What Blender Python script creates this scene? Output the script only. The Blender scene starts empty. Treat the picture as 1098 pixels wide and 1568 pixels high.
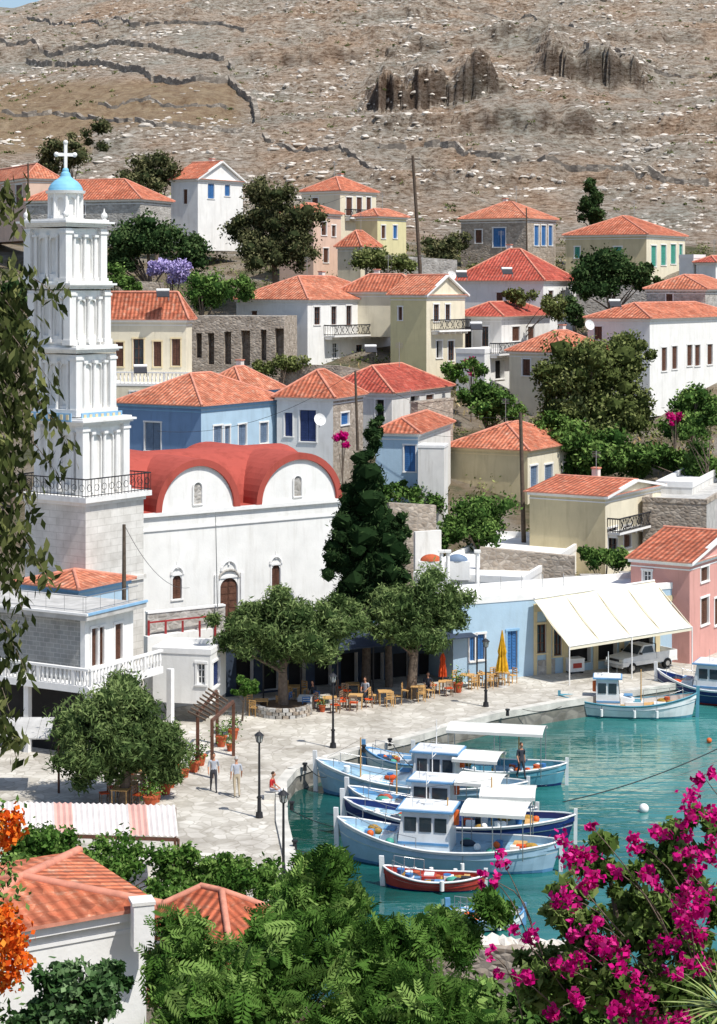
import bpy, math, random
import numpy as np
from mathutils import Vector, Matrix, noise
random.seed(7); rng=np.random.default_rng(7)
F=3000.0; HC=24.0; HY=436.0; CX=549.0
def P(px,py,d): return Vector(((px-CX)*d/F, d, HC-(py-HY)*d/F))
def G(px,py,z=0.0): return P(px,py,F*(HC-z)/(py-HY))
def lin(c):
    c=c/255.0
    return c/12.92 if c<=.04045 else ((c+.055)/1.055)**2.4
def A(r,g,b,k=.8): return (lin(r)*k,lin(g)*k,lin(b)*k)
# ---------------------------------------------------------------- materials
def nm(name):
    m=bpy.data.materials.new(name); m.use_nodes=True
    return m,m.node_tree,m.node_tree.nodes['Principled BSDF']
def N(nt,t,**kw):
    n=nt.nodes.new(t)
    for k,v in kw.items():
        if k in n.inputs.keys(): n.inputs[k].default_value=v
        else: setattr(n,k,v)
    return n
def col4(c,k=1): return (min(c[0]*k,1),min(c[1]*k,1),min(c[2]*k,1),1)
def ramp(nt,fac,stops):
    r=N(nt,'ShaderNodeValToRGB'); cr=r.color_ramp
    while len(cr.elements)<len(stops): cr.elements.new(.5)
    for e,(p,c) in zip(cr.elements,stops): e.position=p; e.color=c
    nt.links.new(fac,r.inputs['Fac']); return r.outputs['Color']
def mix(nt,f,a,b,blend='MIX'):
    m=N(nt,'ShaderNodeMix',data_type='RGBA',blend_type=blend)
    for s,v in ((0,f),(6,a),(7,b)):
        if hasattr(v,'links'): nt.links.new(v,m.inputs[s])
        else: m.inputs[s].default_value=v
    return m.outputs[2]
def math_(nt,op,a,b=None):
    m=N(nt,'ShaderNodeMath',operation=op)
    for i,v in enumerate((a,b)):
        if v is None: continue
        if hasattr(v,'links'): nt.links.new(v,m.inputs[i])
        else: m.inputs[i].default_value=v
    return m.outputs[0]
def coords(nt,scale=(1,1,1),kind='Object'):
    tc=N(nt,'ShaderNodeTexCoord'); mp=N(nt,'ShaderNodeMapping'); mp.inputs['Scale'].default_value=scale
    nt.links.new(tc.outputs[kind],mp.inputs['Vector']); return mp.outputs[0]
def noi(nt,vec,scale,detail=4,rough=.55):
    n=N(nt,'ShaderNodeTexNoise'); n.inputs['Scale'].default_value=scale; n.inputs['Detail'].default_value=detail; n.inputs['Roughness'].default_value=rough
    nt.links.new(vec,n.inputs['Vector']); return n.outputs['Fac']
def bump(nt,b,h,strength,dist=.05):
    n=N(nt,'ShaderNodeBump'); n.inputs['Strength'].default_value=strength; n.inputs['Distance'].default_value=dist
    nt.links.new(h,n.inputs['Height']); nt.links.new(n.outputs[0],b.inputs['Normal'])
def M(name,col,rough=.8,var=.12,scale=2.0,bmp=0.0,bs=25,metal=0,spec=.3):
    m,nt,b=nm(name); v=coords(nt)
    f=noi(nt,v,scale)
    c=ramp(nt,f,[(.3,col4(col,1-var)),(.7,col4(col,1+var))])
    nt.links.new(c,b.inputs['Base Color']); b.inputs['Roughness'].default_value=rough; b.inputs['Metallic'].default_value=metal
    b.inputs['Specular IOR Level'].default_value=spec
    if bmp: bump(nt,b,noi(nt,v,bs),bmp)
    return m
def plaster(name,col,dirt=.25):
    m,nt,b=nm(name); v=coords(nt); vs=coords(nt,(1.6,1.6,.22))
    f=noi(nt,v,.8); c=ramp(nt,f,[(.3,col4(col,.91)),(.7,col4(col,1.03))])
    s=noi(nt,vs,1.3,6,.65)
    sm=ramp(nt,s,[(.5,(0,0,0,1)),(.76,(dirt,dirt,dirt,1))])
    c=mix(nt,sm,c,col4((col[0]*.5,col[1]*.47,col[2]*.42)))
    nt.links.new(c,b.inputs['Base Color']); b.inputs['Roughness'].default_value=.9; b.inputs['Specular IOR Level'].default_value=.15
    bump(nt,b,noi(nt,v,9,6),.25,.03); return m
def stone(name,c1,c2,mortar,scale=2.6):
    m,nt,b=nm(name); v=coords(nt,(1,1,1.5))
    vo=N(nt,'ShaderNodeTexVoronoi'); vo.inputs['Scale'].default_value=scale; nt.links.new(v,vo.inputs['Vector'])
    ve=N(nt,'ShaderNodeTexVoronoi',feature='DISTANCE_TO_EDGE'); ve.inputs['Scale'].default_value=scale; nt.links.new(v,ve.inputs['Vector'])
    sp=N(nt,'ShaderNodeSeparateColor'); nt.links.new(vo.outputs['Color'],sp.inputs[0])
    c=ramp(nt,sp.outputs[0],[(0,col4(c1,.8)),(.5,col4(c1)),(1,col4(c2))])
    e=ramp(nt,ve.outputs['Distance'],[(.02,(1,1,1,1)),(.09,(0,0,0,1))])
    c=mix(nt,e,c,col4(mortar)); f=noi(nt,v,1.1); d=ramp(nt,f,[(.3,(.72,.72,.72,1)),(.7,(1.1,1.1,1.1,1))])
    c=mix(nt,1.0,c,d,'MULTIPLY')
    nt.links.new(c,b.inputs['Base Color']); b.inputs['Roughness'].default_value=.95
    bump(nt,b,ve.outputs['Distance'],.6,.12); return m
def ashlar(name,c1,c2,mortar,bw=1.1,bh=.42):
    m,nt,b=nm(name); uv=coords(nt,(1,1,1),'UV')
    br=N(nt,'ShaderNodeTexBrick'); br.inputs['Scale'].default_value=1.0; br.inputs['Brick Width'].default_value=bw; br.inputs['Row Height'].default_value=bh; br.inputs['Mortar Size'].default_value=.018
    br.inputs['Color1'].default_value=col4(c1); br.inputs['Color2'].default_value=col4(c2); br.inputs['Mortar'].default_value=col4(mortar); nt.links.new(uv,br.inputs['Vector'])
    d=ramp(nt,noi(nt,coords(nt),.9,6,.65),[(.3,(.75,.74,.72,1)),(.65,(1.06,1.06,1.06,1))]); c=mix(nt,1.0,br.outputs['Color'],d,'MULTIPLY')
    nt.links.new(c,b.inputs['Base Color']); b.inputs['Roughness'].default_value=.92; bump(nt,b,br.outputs['Fac'],-.4,.03); return m
def tiles(name,c1,c2,light,per=.36):
    m,nt,b=nm(name); uv=coords(nt,(1,1,1),'UV'); s=N(nt,'ShaderNodeSeparateXYZ'); nt.links.new(uv,s.inputs[0])
    rib=math_(nt,'SINE',math_(nt,'MULTIPLY',s.outputs[0],2*math.pi/per)); rib=math_(nt,'ADD',math_(nt,'MULTIPLY',rib,.5),.5)
    row=math_(nt,'FRACT',math_(nt,'MULTIPLY',s.outputs[1],1/.4))
    f=noi(nt,uv,1.9,6,.75); c=ramp(nt,f,[(.3,col4(c1)),(.53,col4(c2)),(.72,col4(light))])
    oi=N(nt,'ShaderNodeObjectInfo'); c=mix(nt,1.0,c,ramp(nt,oi.outputs['Random'],[(0,(.80,.76,.76,1)),(.5,(1.0,1.0,1.0,1)),(1,(1.02,1.16,1.2,1))]),'MULTIPLY')
    big=ramp(nt,noi(nt,coords(nt),.35,5,.6),[(.35,(.76,.70,.66,1)),(.6,(1.05,1.05,1.05,1))]); c=mix(nt,1.0,c,big,'MULTIPLY')
    vr=N(nt,'ShaderNodeTexVoronoi'); vr.inputs['Scale'].default_value=2.8; nt.links.new(uv,vr.inputs['Vector'])
    sp=N(nt,'ShaderNodeSeparateColor'); nt.links.new(vr.outputs['Color'],sp.inputs[0])
    tv=ramp(nt,sp.outputs[0],[(0,(.72,.72,.72,1)),(1,(1.2,1.17,1.12,1))]); c=mix(nt,1.0,c,tv,'MULTIPLY')
    g=ramp(nt,rib,[(.0,(.52,.48,.45,1)),(.45,(1,1,1,1))]); c=mix(nt,.8,c,g,'MULTIPLY')
    r2=ramp(nt,row,[(.0,(.6,.6,.6,1)),(.18,(1,1,1,1))]); c=mix(nt,.6,c,r2,'MULTIPLY')
    nt.links.new(c,b.inputs['Base Color']); b.inputs['Roughness'].default_value=.85; b.inputs['Specular IOR Level'].default_value=.2
    bump(nt,b,math_(nt,'ADD',rib,math_(nt,'MULTIPLY',row,.25)),.8,.09); return m
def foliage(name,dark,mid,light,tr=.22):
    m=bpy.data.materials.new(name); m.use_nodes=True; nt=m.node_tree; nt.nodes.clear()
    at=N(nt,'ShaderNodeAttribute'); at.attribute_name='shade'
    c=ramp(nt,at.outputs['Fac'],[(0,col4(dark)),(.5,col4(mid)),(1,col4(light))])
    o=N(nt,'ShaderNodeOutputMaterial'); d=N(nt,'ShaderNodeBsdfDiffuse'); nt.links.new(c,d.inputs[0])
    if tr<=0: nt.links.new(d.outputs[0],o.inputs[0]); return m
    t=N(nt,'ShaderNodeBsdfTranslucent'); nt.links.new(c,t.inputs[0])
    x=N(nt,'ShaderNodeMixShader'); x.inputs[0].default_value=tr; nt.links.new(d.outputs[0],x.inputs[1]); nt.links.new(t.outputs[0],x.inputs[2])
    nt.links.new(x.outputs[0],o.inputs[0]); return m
W=plaster('white_plaster',(.83,.82,.79),.3); W2=plaster('old_white_plaster',(.74,.72,.68),.55)
CREAM=plaster('cream_plaster',A(248,238,212),.35); YEL=plaster('yellow_plaster',A(242,232,182),.35); OCH=plaster('ochre_plaster',A(232,216,176),.45)
PEACH=plaster('peach_plaster',A(240,208,188),.35); PINK=plaster('pink_plaster',A(232,174,164),.35); BLUE_SHADED=plaster('blue_plaster_shaded',A(138,170,210),.4); LBLUE=plaster('light_blue_plaster',A(190,218,238),.25)
TOWER=plaster('tower_plaster',(.80,.79,.77),.4); REDV=plaster('red_vault_plaster',A(200,98,86,.7),.6)
GREY=M('concrete_grey',(.46,.45,.43),.9,.2,1.5,.3); BLK=ashlar('cinder_blocks',(.27,.28,.28),(.33,.33,.32),(.42,.42,.41),.45,.24)
STONE=stone('rubble_stone',(.40,.33,.26),(.54,.47,.39),(.38,.33,.28)); STONEG=stone('grey_stone',(.42,.39,.35),(.56,.53,.49),(.47,.45,.42)); PALE=ashlar('pale_ashlar',(.64,.62,.58),(.72,.70,.66),(.54,.52,.48))
TILE=tiles('clay_tiles',A(200,106,78),A(226,140,110),A(242,198,174)); TILER=tiles('red_clay_tiles',A(188,82,68),A(210,106,90),A(230,156,138)); TILEB=tiles('big_clay_tiles',A(204,104,74),A(228,134,100),A(240,196,170),.3)
CAP=M('ridge_cap',A(222,150,126),.85,.25,3)
BROWN=M('brown_wood',(.12,.055,.035),.6,.3,4); BLUEW=M('blue_wood',A(70,125,185),.55,.12,4); NAVY=M('navy_wood',(.03,.05,.15),.5,.2,3); GREENW=M('green_wood',A(80,170,150),.55,.12,4); GRW=M('greyblue_wood',A(120,140,165),.6,.15,3)
DNAVY=M('shade_darkened_blue_grey',(.035,.05,.08),.8,.3,1)  # taverna colour darkened to stand in for tree shadow; also on boat gear
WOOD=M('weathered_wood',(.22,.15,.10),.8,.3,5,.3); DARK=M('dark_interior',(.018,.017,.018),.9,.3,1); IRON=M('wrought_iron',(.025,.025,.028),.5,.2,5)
GLASS=M('window_glass',(.03,.04,.05),.12,.3,1.2,0,25,0,.6); WTRIM=M('white_trim',(.8,.79,.77),.7,.05,3); BTRIM=M('blue_trim',A(150,196,232),.6,.1,3); CTRIM=M('cream_trim',A(240,220,176),.7,.08,3); RTRIM=M('red_trim',A(170,60,60),.7,.2,3)
CANVAS=M('cream_canvas',A(250,241,216),.85,.08,.5,.2,2); BCAN=M('boat_canopy_canvas',A(240,240,234),.8,.08,1); UMB=M('yellow_canvas',A(226,176,40),.8,.25,4); ORANGE=M('orange_fabric',A(222,88,40),.8,.2,4); STRAW=M('straw_wood',A(214,170,110),.8,.2,4)
BW=M('boat_white_paint',(.76,.77,.77),.35,.12,1.5,0,25,0,.5); BB=M('boat_blue_paint',A(110,165,212),.35,.15,2,0,25,0,.5); BLT=M('boat_pale_blue_paint',A(176,208,230),.35,.12,1.5,0,25,0,.5); BN=M('boat_navy_paint',A(26,50,112),.35,.2,2,0,25,0,.5); BR=M('boat_red_paint',A(190,70,60),.45,.2,2); BDECK=M('boat_deck',A(160,195,215),.6,.25,3); BT=M('boat_turquoise_paint',A(100,165,185),.4,.15,2); FLOAT=M('white_float',(.8,.8,.78),.5,.05,3); OFLOAT=M('orange_float',A(235,110,50),.5,.1,3)
NET=M('fishing_net',A(190,150,70),.95,.4,14,.8,40); SKIN=M('skin',A(205,150,120),.6,.08,6); TYRE=M('tyre_rubber',(.02,.02,.02),.85,.2,6); CHROME=M('steel',(.5,.5,.5),.3,.1,4,0,25,.8); POT=M('terracotta_pot',A(200,100,64),.85,.2,5)
BARK=M('bark',(.17,.13,.10),.95,.35,6,.8,14)
BLOCKW=M('bed_white_paint',(.76,.76,.74),.4,.1,2)
# ---------------------------------------------------------------- mesh builder
class MB:
    def __init__(s): s.v=[];s.f=[];s.m=[];s.uv=[];s.sm=[];s.mats=[]
    def mi(s,mat):
        if mat not in s.mats: s.mats.append(mat)
        return s.mats.index(mat)
    def face(s,pts,mat,uv=None,sm=False):
        i=len(s.v); s.v+= [tuple(p) for p in pts]; s.f.append(tuple(range(i,i+len(pts)))); s.m.append(s.mi(mat)); s.sm.append(sm)
        if not uv:
            p=[Vector(q) for q in pts]; n=(p[1]-p[0]).cross(p[2]-p[0])
            if abs(n.z)<=.7*n.length and n.length>0:
                e=Vector((0,0,1)).cross(n).normalized(); uv=[(q.dot(e),q.z) for q in p]
            else: uv=[(q.x,q.y) for q in p]
        s.uv.append(uv)
    def roofface(s,pts,mat):
        pts=[Vector(p) for p in pts]; n=(pts[1]-pts[0]).cross(pts[2]-pts[0])
        if n.length<1e-6: return
        n.normalize()
        if n.z<0: n=-n
        e=Vector((0,0,1)).cross(n)
        e=e.normalized() if e.length>1e-4 else Vector((1,0,0)); sl=n.cross(e)
        s.face(pts,mat,[(p.dot(e),p.dot(sl)) for p in pts])
    def mesh(s,verts,faces,mat,sm=False):
        i=len(s.v); s.v+=[tuple(p) for p in verts]; k=s.mi(mat)
        for f in faces: s.f.append(tuple(i+j for j in f)); s.m.append(k); s.sm.append(sm); s.uv.append([(0,0)]*len(f))
    def hexa(s,p,mat):
        if mat is PALE:
            for f in [(0,1,2,3),(7,6,5,4),(0,4,5,1),(1,5,6,2),(2,6,7,3),(3,7,4,0)]: s.face([p[i] for i in f],mat)
        else: s.mesh(p,[(0,1,2,3),(7,6,5,4),(0,4,5,1),(1,5,6,2),(2,6,7,3),(3,7,4,0)],mat)
    def boxv(s,o,a,b,c,mat):
        o=Vector(o);a=Vector(a);b=Vector(b);c=Vector(c); s.hexa([o,o+a,o+a+b,o+b,o+c,o+a+c,o+a+b+c,o+b+c],mat)
    def box(s,x0,y0,z0,x1,y1,z1,mat): s.boxv((x0,y0,z0),(x1-x0,0,0),(0,y1-y0,0),(0,0,z1-z0),mat)
    def cyl(s,p0,p1,r0,r1,mat,n=8,sm=True):
        p0=Vector(p0);p1=Vector(p1);ax=(p1-p0)
        if ax.length<1e-6:return
        ax.normalize(); a=ax.orthogonal().normalized(); b=ax.cross(a); vs=[]
        for p,r in((p0,r0),(p1,r1)):
            for i in range(n):
                t=2*math.pi*i/n; vs.append(p+(a*math.cos(t)+b*math.sin(t))*r)
        s.mesh(vs,[(i,(i+1)%n,n+(i+1)%n,n+i) for i in range(n)],mat,sm); s.mesh(vs,[tuple(range(n))[::-1],tuple(range(n,2*n))],mat)
    def sph(s,c,r,mat,n=12,k=8,z0=-1.0):
        if not hasattr(r,'__len__'): r=(r,r,r)
        vs=[];fs=[]
        a0=math.asin(z0)
        for j in range(k+1):
            ph=a0+(math.pi/2-a0)*j/k
            for i in range(n):
                t=2*math.pi*i/n; vs.append((c[0]+r[0]*math.cos(ph)*math.cos(t),c[1]+r[1]*math.cos(ph)*math.sin(t),c[2]+r[2]*math.sin(ph)))
        for j in range(k):
            for i in range(n): fs.append((j*n+i,j*n+(i+1)%n,(j+1)*n+(i+1)%n,(j+1)*n+i))
        s.mesh(vs,fs,mat,True)
    def obj(s,name,parent=None,loc=(0,0,0),rot=0,local=False):
        me=bpy.data.meshes.new(name); loc=Vector(loc)
        off=Vector((0,0,0)) if local else loc
        me.from_pydata([(p[0]-off.x,p[1]-off.y,p[2]-off.z) for p in s.v],[],s.f)
        for m in s.mats: me.materials.append(m)
        me.polygons.foreach_set('material_index',s.m); me.polygons.foreach_set('use_smooth',s.sm)
        u=me.uv_layers.new(name='UVMap'); u.data.foreach_set('uv',[c for f in s.uv for p in f for c in p])
        o=bpy.data.objects.new(name,me); bpy.context.collection.objects.link(o)
        if parent: o.parent=parent
        else: o.location=loc; o.rotation_euler[2]=rot
        return o
def root(name,loc,rot=0):
    e=bpy.data.objects.new(name,None); e.location=loc; e.rotation_euler[2]=rot; e.empty_display_size=.5; bpy.context.collection.objects.link(e); return e
def group(name,loc,parts,rot=0,local=False):
    e=root(name,loc,rot)
    for k,mb in parts.items():
        if mb.v: mb.obj(k,e,loc,0,local)
    return e
# ---------------------------------------------------------------- terrain
TD=[-40,0,10,30,50,60,64,126,135,150,165,183,190,215,240,280]
TL=[23,22.2,17.5,9.5,3.8,2.0,-.6,-.6,2.5,7,10.5,14.5,15.5,21,27,32]
TM=[23,22.2,17.5,9.5,3.8,2.0,-.6,-.6,2,5,9,15,16,20.5,26,31]
TR=[23,22.2,17.5,9.5,3.8,2.0,-.6,-.6,1.6,3.6,6.2,10.5,12,18,25,30]
QE=[(-2.2,60),(-2.5,80.5),(-3.2,87.4),(-3.5,94.2),(-3.1,96.6),(-1.6,98.9),(.4,101.2),(3.2,104),(5.4,106.8),(7.7,109.3),(11.2,112),(22,119.5),(60,128)]
def edge_x(y):
    return float(np.interp(y,[q[1] for q in QE],[q[0] for q in QE]))
def ground_z(x,d):
    px=x/max(d,20)*F+CX
    if d<=280:
        l=np.interp(d,TD,TL);m=np.interp(d,TD,TM);r=np.interp(d,TD,TR)
        z=float(np.interp(px,[150,550,950],[l,m,r]))
        if 64<d<128:
            if x>edge_x(d)-.2: z=-4.0
        if d>135: z+=.5*noise.noise(Vector((x*.1,d*.1,0)))
        return z
    b=float(np.interp(px,[150,550,950],[32,31,30]))
    crest=float(np.interp(px,[-400,20,90,300,900],[97,97.5,101,108,112]))
    if d<520:
        s=(d-280)/240; z=b+(crest-b)*s**.97
        k=min(1,(d-280)/25)
        q=min(1,max(0,(520-d)/60)) if px<120 else 1
    else:
        z=crest-(d-520)*.05; k=1; q=.3 if px<120 else 1
        if d>700: z-=(d-700)*.08
    v=Vector((x*.02,d*.02,3.1))
    wl=(px<390 and 300<d<430)
    kk=.4 if wl else 1
    z+=k*q*(4.0*noise.fractal(v,1,2,4)+kk*1.1*noise.noise(Vector((x*.07,d*.14,1)))+kk*.6*(1-abs(noise.noise(Vector((x*.16,d*.4,7))))*3)+kk*.35*noise.noise(Vector((x*1.1,d*1.3,6))))
    for d0,amp,c0,c1,fl in((328,4.2,540,1300,0),(343,8.5,548,790,1),(372,8.0,805,1010,1),(392,3.0,300,900,0),(305,2.5,500,1200,0),(410,3.0,850,1500,0),(430,2.5,-100,700,0),(350,1.6,-200,380,0),(455,2.5,500,1200,0)):
        dd=d0+8*noise.noise(Vector((x*.03,d0*.1,0)))+2.2*noise.noise(Vector((x*.3,d0,0)))+(1.0+fl*1.6)*noise.noise(Vector((x*.7,d0,3)))
        t=(d-dd)/1.8
        if t>0: 
            mk=max(0,min(1,(px-c0)/40))*max(0,min(1,(c1-px)/40))
            z+=mk*amp*(min(1,t)-min(1,max(0,(d-dd-1.8)/38)))*(.5+1.0*abs(noise.noise(Vector((x*.12,d0,4)))))
    if d<530:   # bedding planes: small rock steps following the contours
        h=2.3; zz=z+1.6*noise.noise(Vector((x*.05,d*.05,11)))+.5*noise.noise(Vector((x*.35,d*.35,12))); f=(zz/h)%1.0
        mk=max(0,min(1,.55+1.5*noise.noise(Vector((x*.045,d*.07,21)))))*kk*k*q
        e=max(0,min(1,(f-.72)/.28)); z+=mk*.9*h*(e-f)*.75
    return z
def hit(px,py,d0=283,d1=520):
    d=d0
    while d<d1:
        p=P(px,py,d)
        if ground_z(p.x,d)>=p.z: return Vector((p.x,d,ground_z(p.x,d)))
        d+=.8
    return None
rows=[-60,-30]+list(np.arange(-20,60,4))+list(np.arange(60,130,2))+list(np.arange(130,281,3))+list(np.arange(281.5,470,.6))+list(np.arange(470,530,1.0))+list(np.arange(535,800,12))+list(np.arange(820,2400,80))
nc=500; us=np.linspace(-1,1,nc); verts=[];dry=[]
for d in rows:
    hw=.30*max(d,0)+55+max(0,d-600)*1.5
    for u in us:
        x=hw*(.42*u+.58*u**3) if d>140 else hw*u
        z=ground_z(x,d); verts.append((x,d,z))
        px=x/max(d,20)*F+CX; py=HY-(z-HC)*F/max(d,20)
        g=0.0
        if d>280 and 60<py<255 and px<390: 
            g=min(1,max(0,(385-px)/30))*min(1,max(0,(py-118)/14))*min(1,max(0,(202+ (40 if px<140 else 0)-py)/14))
        dry.append(g)
nr=len(rows)
faces=[(r*nc+c,r*nc+c+1,(r+1)*nc+c+1,(r+1)*nc+c) for r in range(nr-1) for c in range(nc-1)]
me=bpy.data.meshes.new('terrain'); me.from_pydata(verts,[],faces); a=me.attributes.new('dry','FLOAT','POINT'); a.data.foreach_set('value',dry)
me.polygons.foreach_set('use_smooth',[True]*len(faces))
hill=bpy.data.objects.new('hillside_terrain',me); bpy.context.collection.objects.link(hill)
m,nt,b=nm('limestone_hillside'); v=coords(nt); vst=coords(nt,(.6,1.3,1.9))
n1=noi(nt,v,.06,6,.65); n2=noi(nt,vst,1.0,10,.8); n3=noi(nt,v,.35,6,.6)
c=ramp(nt,n2,[(.38,(.13,.10,.075,1)),(.45,(.34,.27,.21,1)),(.51,(.52,.45,.38,1)),(.60,(.72,.67,.60,1))])
c2=ramp(nt,n1,[(.36,(1.06,.88,.74,1)),(.52,(1.02,.98,.93,1)),(.66,(.86,.9,.88,1))]); c=mix(nt,1.0,c,c2,'MULTIPLY')
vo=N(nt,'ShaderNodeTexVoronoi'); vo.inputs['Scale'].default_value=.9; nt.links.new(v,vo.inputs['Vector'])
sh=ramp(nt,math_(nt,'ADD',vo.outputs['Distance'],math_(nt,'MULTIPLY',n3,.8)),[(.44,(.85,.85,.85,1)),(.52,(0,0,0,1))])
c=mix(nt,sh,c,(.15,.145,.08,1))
at=N(nt,'ShaderNodeAttribute'); at.attribute_name='dry'
gr=ramp(nt,noi(nt,v,.5,8,.75),[(.38,(.30,.19,.11,1)),(.6,(.54,.40,.25,1))])
c=mix(nt,math_(nt,'MULTIPLY',at.outputs['Fac'],.85),c,gr)
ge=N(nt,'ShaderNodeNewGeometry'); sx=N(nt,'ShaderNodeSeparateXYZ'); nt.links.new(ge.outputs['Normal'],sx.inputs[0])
st=ramp(nt,sx.outputs[2],[(.30,(.38,.35,.34,1)),(.72,(1,1,1,1))]); c=mix(nt,1.0,c,st,'MULTIPLY')  # steep faces darkened in the colour, standing in for shade
sp=N(nt,'ShaderNodeSeparateXYZ'); nt.links.new(ge.outputs['Position'],sp.inputs[0])
tn=ramp(nt,noi(nt,v,.16,6,.6),[(.38,(.11,.14,.06,1)),(.49,(.38,.30,.20,1)),(.62,(.55,.49,.40,1))])
tm=math_(nt,'LESS_THAN',sp.outputs[1],275.0); c=mix(nt,math_(nt,'MULTIPLY',tm,.8),c,tn)
nt.links.new(c,b.inputs['Base Color']); b.inputs['Roughness'].default_value=1; b.inputs['Specular IOR Level'].default_value=.05
bump(nt,b,math_(nt,'ADD',n2,math_(nt,'MULTIPLY',noi(nt,vst,3.5,6,.7),.4)),1.0,1.5)
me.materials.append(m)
def icos():
    t=(1+5**.5)/2
    v=np.array([(-1,t,0),(1,t,0),(-1,-t,0),(1,-t,0),(0,-1,t),(0,1,t),(0,-1,-t),(0,1,-t),(t,0,-1),(t,0,1),(-t,0,-1),(-t,0,1)],float); v/=np.linalg.norm(v[0])
    f=[(0,11,5),(0,5,1),(0,1,7),(0,7,10),(0,10,11),(1,5,9),(5,11,4),(11,10,2),(10,7,6),(7,1,8),(3,9,4),(3,4,2),(3,2,6),(3,6,8),(3,8,9),(4,9,5),(2,4,11),(6,2,10),(8,6,7),(9,8,1)]
    return v,np.array(f)
iv,ifc=icos(); ROCKM=M('limestone_boulder',(.56,.51,.45),.95,.4,.35,.8,3)
def rocks(name,pts,sizes,mat,shade=None,parent=None,flat=.75,jit=.28,loc=(0,0,0)):
    n=len(pts); pts=np.array(pts)-np.array(loc); sizes=np.array(sizes)
    sc=sizes[:,None]*rng.uniform(.6,1.4,(n,3)) if shade is None else sizes[:,None]*rng.uniform(.9,1.1,(n,3)); sc[:,2]*=flat
    vv=iv[None]*(1+rng.uniform(-jit,jit,(n,12,1)))*sc[:,None,:]
    an=rng.uniform(0,6.28,n) if shade is not None else rng.uniform(-.5,.5,n); ca,sa=np.cos(an)[:,None],np.sin(an)[:,None]
    X=vv[:,:,0]*ca-vv[:,:,1]*sa; Y=vv[:,:,0]*sa+vv[:,:,1]*ca
    vv=np.stack([X*(1.35 if shade is None else 1),Y,vv[:,:,2]],-1)+pts[:,None,:]
    ff=(ifc[None]+12*np.arange(n)[:,None,None]).reshape(-1,3)
    me=bpy.data.meshes.new(name); me.from_pydata(vv.reshape(-1,3).tolist(),[],ff.tolist()); me.materials.append(mat)
    if shade is not None: a=me.attributes.new('shade','FLOAT','POINT'); a.data.foreach_set('value',np.repeat(shade,12).astype(np.float32))
    o=bpy.data.objects.new(name,me); bpy.context.collection.objects.link(o)
    if parent: o.parent=parent
    else: o.location=loc
    return o
pts=[];szs=[]
while len(pts)<11000:
    d=random.uniform(284,520); x=random.uniform(-.22,.22)*d
    if noise.noise(Vector((x*.05,d*.12,9)))<random.uniform(-.2,.4): continue
    px=x/d*F+CX
    if px<380 and 340<d<395 and random.random()<.92: continue
    pts.append((x,d,ground_z(x,d)-.08)); szs.append(.14+.45*random.random()**5+ .16*random.random())
rocks('hillside_boulders',pts,szs,ROCKM,None,None,.6,.35)
# sea
m,nt,b=nm('sea_water'); v=coords(nt,(.5,1.3,1)); vw=coords(nt,(.45,1.7,1))
ge=N(nt,'ShaderNodeNewGeometry'); sp=N(nt,'ShaderNodeSeparateXYZ'); nt.links.new(ge.outputs['Position'],sp.inputs[0])
gx=math_(nt,'MULTIPLY',math_(nt,'ADD',sp.outputs[0],-1.0),.026)
n1=math_(nt,'ADD',noi(nt,v,.22,5,.6),gx); c=ramp(nt,n1,[(.42,A(16,76,72,.7)+(1,)),(.66,A(34,112,108,.7)+(1,)),(1.0,A(72,150,146,.7)+(1,))])
nt.links.new(c,b.inputs['Base Color']); b.inputs['Roughness'].default_value=.05; b.inputs['IOR'].default_value=1.33; b.inputs['Specular IOR Level'].default_value=1.0
bump(nt,b,math_(nt,'ADD',noi(nt,vw,1.0,3,.5),math_(nt,'MULTIPLY',noi(nt,vw,.3,2),1.2)),.13,.3)
mb=MB(); mb.face([(-4000,-600,-1),(4000,-600,-1),(4000,6000,-1),(-4000,6000,-1)],m); mb.obj('sea_water')
# quay
m,nt,b=nm('quay_paving'); v=coords(nt)
ve=N(nt,'ShaderNodeTexVoronoi',feature='DISTANCE_TO_EDGE'); ve.inputs['Scale'].default_value=1.7; nt.links.new(v,ve.inputs['Vector'])
vo=N(nt,'ShaderNodeTexVoronoi'); vo.inputs['Scale'].default_value=1.7; nt.links.new(v,vo.inputs['Vector']); sp=N(nt,'ShaderNodeSeparateColor'); nt.links.new(vo.outputs['Color'],sp.inputs[0])
c=ramp(nt,sp.outputs[0],[(0,(.44,.41,.36,1)),(1,(.62,.59,.54,1))]); e=ramp(nt,ve.outputs['Distance'],[(.01,(.8,.8,.8,1)),(.06,(0,0,0,1))]); c=mix(nt,e,c,(.36,.33,.28,1))
s=ramp(nt,noi(nt,v,.3,8,.7),[(.36,(.68,.66,.63,1)),(.58,(1.05,1.05,1.03,1))]); c=mix(nt,1.0,c,s,'MULTIPLY')
nt.links.new(c,b.inputs['Base Color']); b.inputs['Roughness'].default_value=.9; bump(nt,b,ve.outputs['Distance'],.3,.03); PAV=m
KERB=M('quay_edge_stone',(.56,.54,.49),.9,.25,1.0,.4,8); QWALL=stone('quay_wall_stone',(.2,.19,.16),(.34,.32,.28),(.2,.19,.17),1.2)
mb=MB(); kb=MB()
for i in range(len(QE)-1):
    a=Vector((*QE[i],0));b2=Vector((*QE[i+1],0)); dr=(b2-a).normalized()
    mb.face([(-70,a.y,0),(a.x,a.y,0),(b2.x,b2.y,0),(-70,b2.y,0)],PAV)
    mb.face([a,b2,b2-Vector((0,0,4)),a-Vector((0,0,4))],QWALL)
    inn=Vector((-1,0,0)) if i<4 else Vector((-dr.y,dr.x,0))
    kb.boxv(a-inn*.06+Vector((0,0,-.25)),b2-a,inn*.55,(0,0,.37),KERB)
mb.face([(-70,128,0),(60,128,0),(60,145,0),(-70,145,0)],PAV)
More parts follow.
